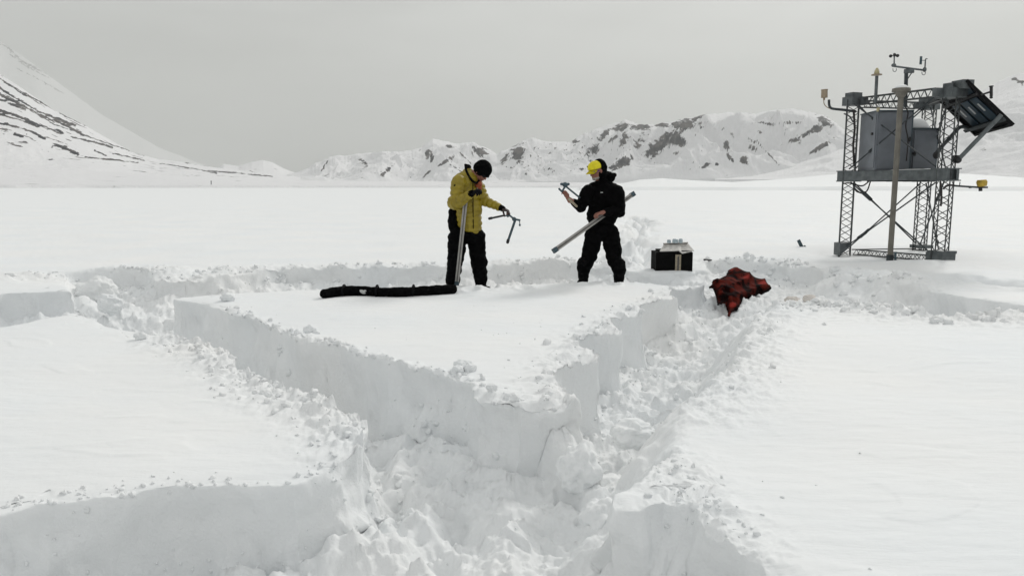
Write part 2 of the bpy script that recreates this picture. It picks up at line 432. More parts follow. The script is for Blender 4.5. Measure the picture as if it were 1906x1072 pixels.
def mountain(name, prof, foot, Rf, Rc, spur=0.35, scale=400., jag=1.5, rocks=(), lines=(), speck=(), step=1.0, nrow=150, power=1.2, rockmax=1.0, streak=0, mat=None, seed=0.0, footY=None):
    x0, x1 = prof[0][0], prof[-1][0]
    cols = np.arange(x0, x1 + step, step)
    py = interp(prof, cols)
    s0 = seed * 31.7
    py = py + jag * fbm2(cols / 22.0 + s0, cols * 0 + s0, 4, 0.6)
    fy = interp(foot, cols)
    u = (cols - 953) / FPX
    az = np.arctan2(u, CP + (536 - 347) / FPX * SP)      # azimuth of the column at the horizon
    def elev(pyv):
        v = (536 - pyv) / FPX
        dyv = CP + v * SP; dz = -SP + v * CP
        return dz / np.hypot(u, dyv)
    Rcv = Rc * (1 + 0.10 * fbm2(cols / 160 + s0, cols * 0 + 3.3, 2))
    Rfv = Rf * (1 + 0.04 * fbm2(cols / 200 + s0, cols * 0 + 8.3, 2))
    zc = EYE + elev(py) * Rcv
    zf = EYE + elev(fy) * Rfv
    t = np.concatenate([np.linspace(0, 1, nrow), np.linspace(1, 1.8, 20)[1:]])
    Tm, _ = np.meshgrid(t, cols, indexing='ij')
    Rm = Rfv + (Rcv - Rfv) * Tm
    X = Rm * np.sin(az); Y = Rm * np.cos(az)
    tt = np.clip(Tm, 0, 1)
    base = zf + (zc - zf) * tt ** power
    H = (zc - zf)
    xs, ys = (X / scale).ravel() + s0, (Y / scale).ravel()
    rid = fbm2(xs * 1.6 + 0.35 * pn2(xs * 2, ys * 2), ys * 0.8, 6, 0.5, ridged=True).reshape(X.shape)
    bf = np.clip(4 * tt * (1 - tt), 0, 1) ** 0.8 * (1 - tt ** 1.6)
    Z = base + H * spur * (rid - 0.25) * bf
    Z = np.where(Tm > 1, zc - (Tm - 1) * (Rcv - Rfv) * 0.55, Z)
    Z[0, :] = np.minimum(Z[0, :], 0) - 3
    V = np.stack([X.ravel(), Y.ravel(), Z.ravel()], -1)
    PX, PY = pix(V)
    nn = fbm2(PX / 9 + s0, PY / 5, 4, 0.65)
    rock = np.zeros(len(V))
    for r in rocks:
        cx, cy, rx, ry = r[:4]; rot = math.radians(r[4] if len(r) > 4 else 0); st = r[5] if len(r) > 5 else 1.0
        a = (PX - cx) * math.cos(rot) + (PY - cy) * math.sin(rot)
        b = -(PX - cx) * math.sin(rot) + (PY - cy) * math.cos(rot)
        dd = np.sqrt((a / rx) ** 2 + (b / ry) ** 2) * 1.1
        rock = np.maximum(rock, st * np.clip(1.35 - 0.75 * dd + 0.7 * nn, 0, 1))
    for ln in lines:
        w = ln[0]; pts = ln[1]
        dd = dist_line(PX + 2.5 * nn, PY + 1.5 * fbm2(PX / 12 + 5, PY / 3, 3), pts)
        lo = min(p[0] for p in pts); hi2 = max(p[0] for p in pts)
        rock = np.maximum(rock, np.clip(1.2 - 0.75 * dd / w + 1.1 * fbm2(PX / 16 + s0 + 2, PY / 5, 4, 0.65), 0, 1))
    if streak:
        tm = Tm.ravel()
        sn = fbm2(PX / 75 + s0, tm * 30 + 0.5 * pn2(PX / 30, tm * 8), 4, 0.62)
        fade = sstep(tm, 0.10, 0.3) * (1 - sstep(PX, 330, 520) * 0.6)
        rock = np.maximum(rock, fade * np.clip((sn - streak) * 6, 0, 0.85))
    for sp in speck:       # regions with scattered outcrops: x0,x1,y0,y1,amount
        inr = sstep(PX, sp[0], sp[0] + 15) * (1 - sstep(PX, sp[1] - 15, sp[1])) * sstep(PY, sp[2], sp[2] + 6) * (1 - sstep(PY, sp[3] - 6, sp[3]))
        k = fbm2(PX / 7 + PY / 9 + s0, PY / 6 - PX / 30, 4, 0.7)
        rock = np.maximum(rock, inr * np.clip((k - (0.56 - sp[4])) * 5, 0, 1) * 0.95)
    if not streak: rock = rock * (0.72 + 0.55 * sstep(rid.ravel(), -0.1, 0.6))
    ob = mesh_grid(name, V, len(t), len(cols), mat or M_MOUNT, attrs={"rock": rock * rockmax})
    ob["kind"] = "structure"
    return ob

def cr(pts, sx, ox, oy):
    return [(ox + a / sx, oy + b / sx) for a, b in pts]
k1 = lambda *p: cr(p, 3.35, 0, 60)
LEFT_LINES = [
    (1.6, k1((0, 240), (60, 290), (200, 372), (330, 462), (400, 505))), (1.0, k1((-300, 60), (0, 290), (130, 380), (200, 412))),
    (1.7, k1((-300, 200), (0, 350), (60, 390), (130, 430), (250, 500), (380, 550), (470, 582))),
    (2.2, k1((-300, 240), (0, 392), (80, 430), (200, 490), (300, 540), (400, 580), (450, 602), (520, 640))),
    (1.8, k1((-200, 340), (0, 420), (160, 482))), (2.3, k1((-300, 390), (0, 490), (100, 520), (200, 565), (300, 600), (390, 630))),
    (1.2, k1((0, 515), (120, 545), (230, 590))), (1.5, k1((30, 570), (130, 600), (220, 630), (280, 665))),
    (2.0, k1((90, 635), (140, 652))), (3.0, k1((330, 708), (410, 727), (485, 762))), (1.2, k1((440, 652), (600, 690), (700, 720))),
    (1.4, k1((560, 575), (620, 615), (690, 645))), (0.9, k1((720, 660), (800, 690), (900, 710), (1000, 735))),
    (1.0, k1((530, 780), (700, 795), (860, 815))), (0.9, k1((700, 755), (900, 800))), (2.2, k1((820, 748), (870, 756))),
    (1.1, k1((800, 740), (850, 750), (920, 770), (1000, 780))), (1.0, k1((1000, 740), (1070, 745), (1150, 765))),
    (0.9, k1((1000, 785), (1150, 810), (1300, 835))), (1.2, k1((1200, 770), (1300, 800))), (1.8, k1((1300, 803), (1325, 815))),
    (0.8, k1((1300, 865), (1500, 880), (1700, 900))), (1.2, k1((590, 740), (660, 770))), (0.8, k1((100, 590), (300, 660), (420, 700))),
    (0.8, k1((1000, 820), (1200, 850), (1350, 880))), (0.8, k1((150, 380), (400, 520), (700, 660), (1000, 760))),
    (0.7, k1((300, 560), (600, 670), (900, 770)))]
mountain("mountain_slope", [(-420, -70), (-200, 20), (0, 128), (60, 168), (110, 205), (170, 236), (250, 284), (300, 297), (350, 303), (400, 312), (450, 318), (560, 330)],
         [(-420, 326), (0, 322), (150, 327), (300, 334), (450, 339), (560, 341)], 1100, 1900, spur=0.10, scale=500, jag=1.0, rockmax=1.15, streak=0.27,
         lines=[(w * 1.25, p) for w, p in LEFT_LINES], speck=[(-10, 90, 240, 275, 0.2), (0, 400, 130, 310, 0.05)], rocks=[(3, 135, 5, 5, 40), (8, 245, 9, 7, 0, .7), (45, 265, 12, 3, 0, .6)], power=1.25, seed=1, nrow=190)
mountain("foothill", [(-420, 312), (0, 311), (150, 317), (300, 326), (450, 334), (600, 337), (800, 338), (1200, 341)], [(-420, 346.5), (1200, 346.5)], 700, 1150, spur=0.04, jag=0.3, seed=2, nrow=40, step=4, power=1.0)
mountain("hill", [(370, 330), (418, 306), (445, 309), (470, 302), (492, 298), (510, 303), (530, 314), (552, 323), (600, 335)], [(370, 338), (600, 338)], 2300, 2900, spur=0.2, jag=1, seed=3,
         lines=[(0.8, [(506, 300), (540, 318)]), (0.7, [(465, 318), (485, 325)])], nrow=80)
k2 = lambda *p: cr(p, 3.177, 1000, 180)
k3 = lambda *p: cr(p, 3.177, 560, 180)
M3prof = [(520, 330), (560, 320), (590, 305), (615, 293), (660, 287), (700, 284), (750, 282), (785, 274), (808, 258), (822, 262), (850, 268), (880, 265), (905, 274), (925, 288),
          (950, 275), (975, 261), (990, 258), (1020, 263), (1060, 266), (1080, 252), (1110, 240), (1140, 230), (1162, 224), (1185, 232), (1220, 231), (1250, 226),
          (1290, 218), (1312, 212), (1350, 210), (1400, 211), (1440, 205), (1470, 203), (1500, 208), (1530, 216), (1552, 230), (1570, 246), (1620, 262), (1700, 285)]
M3rocks = [(1277, 232, 27, 10, -5), (1195, 237, 17, 5, -3), (1233, 233, 13, 4, 0), (1299, 219, 15, 3.5, -25), (1233, 268, 38, 12, -36), (1262, 262, 16, 8, 20),
           (1104, 281, 15, 8, -35), (1138, 260, 12, 3, -35), (1157, 237, 14, 8, -20, .85), (1126, 250, 14, 5, -50, .85), (1162, 258, 6, 14, 20, .85), (1190, 262, 10, 14, 20, .75),
           (1157, 303, 24, 8, -25), (1352, 270, 6, 7, 0), (1357, 292, 8, 3, 60), (1363, 300, 2.5, 9, -20), (1384, 298, 5, 7, 40, .9), (1390, 303, 5, 2, 40, .9), (1315, 307, 8, 4, -20, .9), (1334, 306, 3, 3),
           (1400, 277, 7, 3), (1519, 240, 20, 6, -28), (1535, 226, 14, 7, 30), (1475, 262, 16, 3.5, -25, .85), (1500, 250, 10, 3, -30), (1532, 271, 22, 3.5, -32), (1415, 247, 3, 2), (1345, 243, 4, 3),
           (676, 301, 9, 5, 40, .9), (720, 318, 14, 3.5, -45, .9), (796, 287, 4, 10), (803, 290, 3, 10, 0, .9), (837, 273, 6, 2.5), (893, 284, 14, 10, 0, .85), (830, 300, 15, 3, -30), (793, 325, 12, 2, -45, .9),
           (963, 285, 12, 16, 20, .9), (940, 297, 10, 5, -40, .9), (1070, 263, 8, 3), (1098, 278, 5, 5, -40), (1112, 314, 6, 6, -50), (1240, 345, 2, 1), (1258, 285, 10, 4, -10, .8), (1145, 314, 8, 3, -30, .8)]
M3lines = [(1.0, k2((1300, 265), (1340, 310), (1430, 407))), (1.3, k2((1340, 160), (1400, 166), (1450, 155), (1545, 155))), (0.9, k2((1260, 160), (1340, 150))),
           (1.2, k2((1250, 275), (1300, 260))), (1.0, k3((940, 330), (1010, 400))), (1.0, k3((1010, 320), (1020, 360))), (0.9, k3((880, 400), (960, 450))), (1.0, k3((160, 380), (120, 440)))]
mountain("mountain_range", M3prof, [(520, 338), (900, 341), (1200, 338), (1700, 330)], 1900, 2800, spur=0.75, scale=300, jag=4.0, rocks=M3rocks, lines=M3lines,
         speck=[(930, 1040, 262, 330, 0.40), (1040, 1180, 235, 320, 0.36), (1150, 1330, 218, 320, 0.27), (1380, 1560, 212, 300, 0.22), (640, 930, 266, 335, 0.24)], power=1.0, seed=4, nrow=230)
mountain("right_mountain", [(1330, 333.5), (1400, 326), (1480, 300), (1540, 272), (1600, 258), (1700, 240), (1760, 215), (1800, 184), (1825, 164), (1845, 152), (1880, 137), (1892, 138), (1906, 130), (1980, 90), (2150, 40), (2400, 10)],
         [(1330, 334), (2400, 335)], 1300, 2300, spur=0.30, scale=420, jag=2.0, seed=6, rocks=[(1846, 155, 22, 3.5, -32), (1865, 141, 14, 3, -20), (1893, 150, 10, 3, 25), (1903, 155, 3, 5), (1880, 331, 3, 1.5), (1808, 331, 4, 2), (1790, 340, 3, 1.2)],
         lines=[(0.8, [(1700, 262), (1760, 240)]), (0.8, [(1600, 275), (1660, 262)])], speck=[(1830, 1906, 140, 180, 0.1)], power=1.35, nrow=150)
mountain("distant_mountain", [(-500, -260), (-100, -20), (0, 62), (60, 105), (130, 160), (200, 215), (300, 275), (400, 315), (500, 335)], [(-500, 330), (500, 335)], 11000, 15000, spur=0.06, jag=0.8, seed=8,
         lines=[(1.8, k1((-100, 20), (50, 95), (130, 180), (250, 240), (400, 310))), (1.0, k1((60, 140), (160, 210), (300, 285))), (0.8, k1((100, 225), (250, 300), (400, 385)))], nrow=90, step=2)
mountain("snow_hill", [(1080, 348), (1150, 343), (1190, 335), (1230, 332), (1290, 336), (1360, 339), (1450, 334), (1560, 324), (1640, 318), (1720, 321), (1800, 324), (1906, 331), (2300, 320)],
         [(1080, 349.6), (2300, 349.6)], 260, 700, spur=0.06, scale=160, jag=0.6, seed=9, nrow=60, step=3, power=0.9, mat=M_SNOW)

# ------------------------------------------------------------------ object helpers
def link(o, parent=None):
    COL.objects.link(o)
    if parent is not None: o.parent = parent
    return o
def wloc(o):
    v = Vector((0, 0, 0))
    while o is not None:
        v += o.location; o = o.parent
    return v
def thing(name, label, cat, loc, group=None):
    o = bpy.data.objects.new(name, None); COL.objects.link(o)
    o.empty_display_size = 0.1
    o.location = loc; o["label"] = label; o["category"] = cat
    if group: o["group"] = group
    return o
def put(name, bm, mat, parent=None, smooth=False, bevel=0.0, base=None):
    """bm is in world coordinates; links it as one mesh object under parent"""
    me = bpy.data.meshes.new(name)
    off = wloc(parent) if parent is not None else Vector((0, 0, 0))
    if base is not None: off = off + (Vector(base) - off)
    if bevel:
        bmesh.ops.bevel(bm, geom=[e for e in bm.edges if len(e.link_faces) == 2 and e.calc_face_angle(0) > 0.6], offset=bevel, segments=2, affect='EDGES', clamp_overlap=True)
    bmesh.ops.recalc_face_normals(bm, faces=bm.faces)
    for v in bm.verts: v.co -= off
    bm.to_mesh(me); bm.free()
    if smooth: me.polygons.foreach_set("use_smooth", [True] * len(me.polygons))
    me.materials.append(mat)
    o = bpy.data.objects.new(name, me)
    if parent is None: o.location = off
    elif base is not None: o.location = Vector(base) - wloc(parent)
    return link(o, parent)
def tag(o, label, cat, group=None):
    o["label"] = label; o["category"] = cat
    if group: o["group"] = group
    return o
def frame(d, upv=Vector((0, 0, 1))):
    d = d.normalized()
    if abs(d.dot(upv)) > 0.97: upv = Vector((0, 1, 0)) if abs(d.y) < 0.9 else Vector((1, 0, 0))
    a = d.cross(upv).normalized(); b = a.cross(d).normalized()
    return a, b
def tube(bm, p0, p1, r, r1=None, seg=10, cap=True):
    p0, p1 = Vector(p0), Vector(p1); r1 = r if r1 is None else r1
    a, b = frame(p1 - p0); R = []
    for p, q in ((p0, r), (p1, r1)):
        R.append([bm.verts.new(p + (a * math.cos(2 * math.pi * k / seg) + b * math.sin(2 * math.pi * k / seg)) * q) for k in range(seg)])
    for k in range(seg):
        bm.faces.new((R[0][k], R[0][(k + 1) % seg], R[1][(k + 1) % seg], R[1][k]))
    if cap:
        bm.faces.new(R[0]); bm.faces.new(R[1])
def path(bm, pts, r, seg=8):
    pts = [Vector(p) for p in pts]; R = []
    up = Vector((0, 0, 1))
    for i, p in enumerate(pts):
        d = (pts[min(i + 1, len(pts) - 1)] - pts[max(i - 1, 0)])
        a, b = frame(d, up); up = b
        R.append([bm.verts.new(p + (a * math.cos(2 * math.pi * k / seg) + b * math.sin(2 * math.pi * k / seg)) * r) for k in range(seg)])
    for A, B in zip(R, R[1:]):
        for k in range(seg): bm.faces.new((A[k], A[(k + 1) % seg], B[(k + 1) % seg], B[k]))
    bm.faces.new(R[0]); bm.faces.new(R[-1])
def curve(pts, n=8):
    out = []
    P_ = [Vector(p) for p in pts]; P_ = [P_[0]] + P_ + [P_[-1]]
    for i in range(1, len(P_) - 2):
        for k in range(n):
            t = k / n; a, b, c, d = P_[i - 1], P_[i], P_[i + 1], P_[i + 2]
            out.append(0.5 * ((2 * b) + (c - a) * t + (2 * a - 5 * b + 4 * c - d) * t * t + (3 * b - a - 3 * c + d) * t ** 3))
    out.append(P_[-2]); return out
def bar(bm, p0, p1, w, h, up=Vector((0, 0, 1))):
    p0, p1 = Vector(p0), Vector(p1); a, b = frame(p1 - p0, up)
    q = []
    for p in (p0, p1):
        q.append([bm.verts.new(p + a * sx * w / 2 + b * sy * h / 2) for sx, sy in ((-1, -1), (1, -1), (1, 1), (-1, 1))])
    for k in range(4): bm.faces.new((q[0][k], q[0][(k + 1) % 4], q[1][(k + 1) % 4], q[1][k]))
    bm.faces.new(q[0]); bm.faces.new(q[1])
def box(bm, c, s, rz=0.0, M=None):
    c = Vector(c); R = M or Matrix.Rotation(rz, 3, 'Z')
    v = [bm.verts.new(c + R @ Vector((x * s[0] / 2, y * s[1] / 2, z * s[2] / 2))) for x in (-1, 1) for y in (-1, 1) for z in (-1, 1)]
    for f in ((0, 1, 3, 2), (4, 6, 7, 5), (0, 4, 5, 1), (2, 3, 7, 6), (0, 2, 6, 4), (1, 5, 7, 3)):
        bm.faces.new([v[i] for i in f])
def ell(bm, c, r, M=None, u=20, v=12):
    c = Vector(c); r = Vector((r, r, r)) if not hasattr(r, "__len__") else Vector(r); M = M or Matrix.Identity(3)
    m4 = Matrix.Translation(c) @ M.to_4x4() @ Matrix.Diagonal((*r, 1))
    bmesh.ops.create_uvsphere(bm, u_segments=u, v_segments=v, radius=1, matrix=m4)
def cap(bm, p0, p1, r0, r1=None, seg=16):
    """tapered capsule"""
    p0, p1 = Vector(p0), Vector(p1); r1 = r0 if r1 is None else r1
    a, b = frame(p1 - p0); d = (p1 - p0).normalized(); rings = []
    for k in range(1, 6):
        t = math.pi / 2 * k / 5; rings.append((p0 - d * r0 * math.cos(t), r0 * math.sin(t)))
    for k in range(0, 5):
        t = math.pi / 2 * k / 5; rings.append((p1 + d * r1 * math.sin(t), r1 * math.cos(t)))
    R = [[bm.verts.new(c + (a * math.cos(2 * math.pi * k / seg) + b * math.sin(2 * math.pi * k / seg)) * q) for k in range(seg)] for c, q in rings]
    for A, B in zip(R, R[1:]):
        for k in range(seg): bm.faces.new((A[k], A[(k + 1) % seg], B[(k + 1) % seg], B[k]))
    bm.faces.new(R[0]); bm.faces.new(R[-1])
def cone_frame(cx, cz, tilt_x=0, tilt_y=0, rz=0):
    return Matrix.Rotation(rz, 3, 'Z') @ Matrix.Rotation(tilt_y, 3, 'Y') @ Matrix.Rotation(tilt_x, 3, 'X')
DG = bpy.context.evaluated_depsgraph_get
def melt(name, bm, mat, parent, voxel=0.012, smooth=4, wrinkle=0.0, wscale=12.0, quilt=None, base=None):
    """union of overlapping closed shapes -> one continuous smooth skin"""
    me = bpy.data.meshes.new("tmp"); bmesh.ops.recalc_face_normals(bm, faces=bm.faces); bm.to_mesh(me); bm.free()
    o = bpy.data.objects.new("tmp", me); COL.objects.link(o)
    md = o.modifiers.new("r", 'REMESH'); md.mode = 'VOXEL'; md.voxel_size = voxel; md.use_smooth_shade = True
    ms = o.modifiers.new("s", 'SMOOTH'); ms.factor = 0.5; ms.iterations = smooth
    dg = DG(); dg.update()
    out = bpy.data.meshes.new_from_object(o.evaluated_get(dg))
    COL.objects.unlink(o); bpy.data.objects.remove(o)
    b2 = bmesh.new(); b2.from_mesh(out); b2.normal_update()
    if quilt or wrinkle:
        new = []
        for v in b2.verts:
            p = v.co; h = 0.0
            if quilt:
                segs, pitch, amp = quilt
                best = None
                for (q0, q1) in segs:
                    dq = q1 - q0; L_ = dq.length; t = max(0, min(1, (p - q0).dot(dq) / (L_ * L_)))
                    dist = (p - (q0 + dq * t)).length
                    if best is None or dist < best[0]: best = (dist, t * L_ )
                s = best[1] / pitch + 0.25 * mnoise.noise(p * 7)
                h += amp * (abs(math.sin(math.pi * s)) ** 0.5 - 0.6)
            if wrinkle:
                h += wrinkle * (mnoise.noise(Vector((p.x * wscale, p.y * wscale, p.z * wscale * 1.6))) + 0.6 * mnoise.noise(p * wscale * 2.3))
            new.append(p + v.normal * h)
        for v, c in zip(b2.verts, new): v.co = c
    bpy.data.meshes.remove(out)
    return put(name, b2, mat, parent, smooth=True, base=base)

# ------------------------------------------------------------------ colours
M_YEL = simple("olive_yellow_nylon", (0.26, 0.195, 0.006), 0.5, var=0.18, scale=9, bump=0.35, bscale=55)
M_BLACK = simple("black_fabric", (0.003, 0.003, 0.0033), 0.9, var=0.4, scale=20, bump=0.4, bscale=70, spec=0.03)
M_BLACK2 = simple("black_nylon", (0.004, 0.004, 0.005), 0.7, var=0.4, scale=20, bump=0.4, bscale=40, spec=0.08)
M_SKIN = simple("skin", (0.24, 0.10, 0.07), 0.55, var=0.15, scale=30)
M_GLOVE = simple("brown_black_glove", (0.03, 0.018, 0.016), 0.7, var=0.5, scale=40, bump=0.3)
M_ORANGE = simple("orange_knit", (0.26, 0.055, 0.018), 0.8, var=0.35, scale=25, bump=0.4)
M_CAP = simple("bright_yellow_cotton", (0.72, 0.62, 0.01), 0.7, var=0.08, scale=20, bump=0.2)
M_PURPLE = simple("violet_mirror_lens", (0.10, 0.05, 0.35), 0.12, 0.6, var=0.4, scale=25)
M_BEARD = simple("grey_beard", (0.30, 0.28, 0.25), 0.9, var=0.4, scale=60, bump=0.5)
M_ALU = simple("dull_aluminium", (0.34, 0.33, 0.31), 0.45, 0.55, var=0.15, scale=14, bump=0.1)
M_ALUD = simple("dark_slot", (0.09, 0.085, 0.08), 0.6, 0.2, var=0.2, scale=14)
M_TEAL = simple("blue_grey_steel", (0.055, 0.085, 0.10), 0.4, 0.5, var=0.25, scale=30)
M_STEEL = simple("galvanised_steel", (0.105, 0.118, 0.122), 0.55, 0.35, var=0.3, scale=9, bump=0.2, bscale=40)
M_STEELD = simple("weathered_dark_steel", (0.04, 0.048, 0.052), 0.6, 0.3, var=0.35, scale=9, bump=0.2, bscale=40)
M_CHORD = simple("lattice_steel", (0.06, 0.065, 0.066), 0.6, 0.3, var=0.35, scale=12)
M_CAB = simple("grey_enamel", (0.15, 0.165, 0.185), 0.45, 0.0, var=0.12, scale=5, bump=0.05)
M_CABD = simple("blue_grey_edge", (0.06, 0.085, 0.10), 0.5, 0.1, var=0.2, scale=8)
M_POLE = simple("weathered_tan_pole", (0.15, 0.14, 0.118), 0.6, 0.1, var=0.25, scale=6, bump=0.2, bscale=30)
M_PANEL = simple("black_panel_back", (0.006, 0.006, 0.007), 0.6, 0.0, var=0.3, scale=8, spec=0.12)
M_PANELB = simple("deep_blue_panel", (0.006, 0.026, 0.042), 0.4, 0.0, var=0.4, scale=5)
M_BEIGE = simple("beige_plastic", (0.45, 0.40, 0.24), 0.5, var=0.12, scale=20)
M_TAN = simple("tan_plastic", (0.30, 0.24, 0.17), 0.6, var=0.2, scale=20)
M_YSENS = simple("ochre_yellow_plastic", (0.45, 0.30, 0.03), 0.45, var=0.25, scale=20)
M_RUBBER = simple("black_rubber", (0.012, 0.012, 0.013), 0.6, var=0.3, scale=30)
M_CASE = simple("black_hard_case", (0.004, 0.004, 0.004), 0.8, var=0.3, scale=20, bump=0.2, spec=0.05)
M_TANW = simple("tan_webbing", (0.30, 0.26, 0.19), 0.8, var=0.3, scale=40, bump=0.3)
M_GREYLID = simple("grey_lid", (0.50, 0.485, 0.46), 0.6, 0.0, var=0.35, scale=15)
M_CLEAR = simple("pale_blue_plastic", (0.42, 0.50, 0.54), 0.25, var=0.15, scale=20)
M_LABEL_GLINT = simple("pale_label_and_glint", (0.45, 0.46, 0.45), 0.6, var=0.2, scale=60)  # real labels, and the highlights painted on the solar panel's back
M_WIRE = simple("black_cable", (0.015, 0.012, 0.012), 0.6, var=0.2)
M_BOOT = simple("black_boot_leather", (0.003, 0.003, 0.0035), 0.8, var=0.4, scale=30, bump=0.4, spec=0.05)

def hand(bm, wrist, d, n, curl=0.5, thumb=1, s=1.0, fr=0.0095):
    """palm, four bent fingers and a thumb leaving the side of the palm; n = the way the palm faces"""
    d = Vector(d).normalized(); n = Vector(n); n = (n - d * n.dot(d)).normalized(); sd = d.cross(n)
    M = Matrix((sd, d, n)).transposed()
    ell(bm, Vector(wrist) + d * 0.048 * s, (0.043 * s, 0.056 * s, 0.018 * s), M)
    cap(bm, Vector(wrist) - d * 0.05, Vector(wrist) + d * 0.02, 0.030 * s, 0.028 * s)
    for i, (ln, cu) in enumerate(((0.072, 0.85), (0.082, 1.0), (0.076, 1.08), (0.060, 1.2))):
        p = Vector(wrist) + d * (0.088 - 0.006 * abs(i - 1)) * s + sd * (i - 1.5) * -0.0225 * thumb * s
        a = 0.0
        for k, f in enumerate((0.45, 0.32, 0.23)):
            a += curl * cu * (0.9 if k == 0 else 1.15)
            q = p + (d * math.cos(a) + n * math.sin(a)) * ln * f * s * 1.05
            cap(bm, p, q, (fr - 0.0007 * k) * s, (fr - 0.0007 * (k + 1)) * s, 10); p = q
    p = Vector(wrist) + d * 0.03 * s + sd * 0.034 * thumb * s
    for k, (ln, a) in enumerate(((0.035, 0.7), (0.032, 0.35), (0.024, 0.1))):
        q = p + (sd * thumb * math.sin(a) + d * math.cos(a) * 0.7 + n * (0.3 + curl * 0.5)).normalized() * ln * s
        cap(bm, p, q, (fr + 0.002 - 0.0008 * k) * s, (fr + 0.0012 - 0.0008 * k) * s, 10); p = q

def head(bm, c, face, up, s=1.0):
    f = Vector(face).normalized(); u = Vector(up); u = (u - f * u.dot(f)).normalized(); r = f.cross(u)
    M = Matrix((r, f, u)).transposed(); c = Vector(c)
    X = lambda a, b, e: c + (r * a + f * b + u * e) * s
    ell(bm, X(0, -0.012, 0.03), (0.074 * s, 0.094 * s, 0.088 * s), M)
    ell(bm, X(0, 0.022, -0.035), (0.057 * s, 0.065 * s, 0.075 * s), M)
    ell(bm, X(0, 0.055, -0.085), (0.028 * s, 0.026 * s, 0.022 * s), M)                 # chin
    cap(bm, X(0, 0.082, 0.005), X(0, 0.102, -0.030), 0.009 * s, 0.014 * s, 10)         # nose
    cap(bm, X(-0.035, 0.072, 0.018), X(0.035, 0.072, 0.018), 0.012 * s, 0.012 * s, 10) # brow
    cap(bm, X(-0.018, 0.083, -0.056), X(0.018, 0.083, -0.056), 0.007 * s, 0.007 * s, 8)
    cap(bm, X(-0.016, 0.080, -0.067), X(0.016, 0.080, -0.067), 0.008 * s, 0.008 * s, 8)
    for q in (-1, 1):
        ell(bm, X(q * 0.076, -0.008, -0.008), (0.010 * s, 0.020 * s, 0.031 * s), M, 10, 8)
        ell(bm, X(q * 0.040, 0.060, -0.028), (0.020 * s, 0.02 * s, 0.018 * s), M, 10, 8)
    return X, M

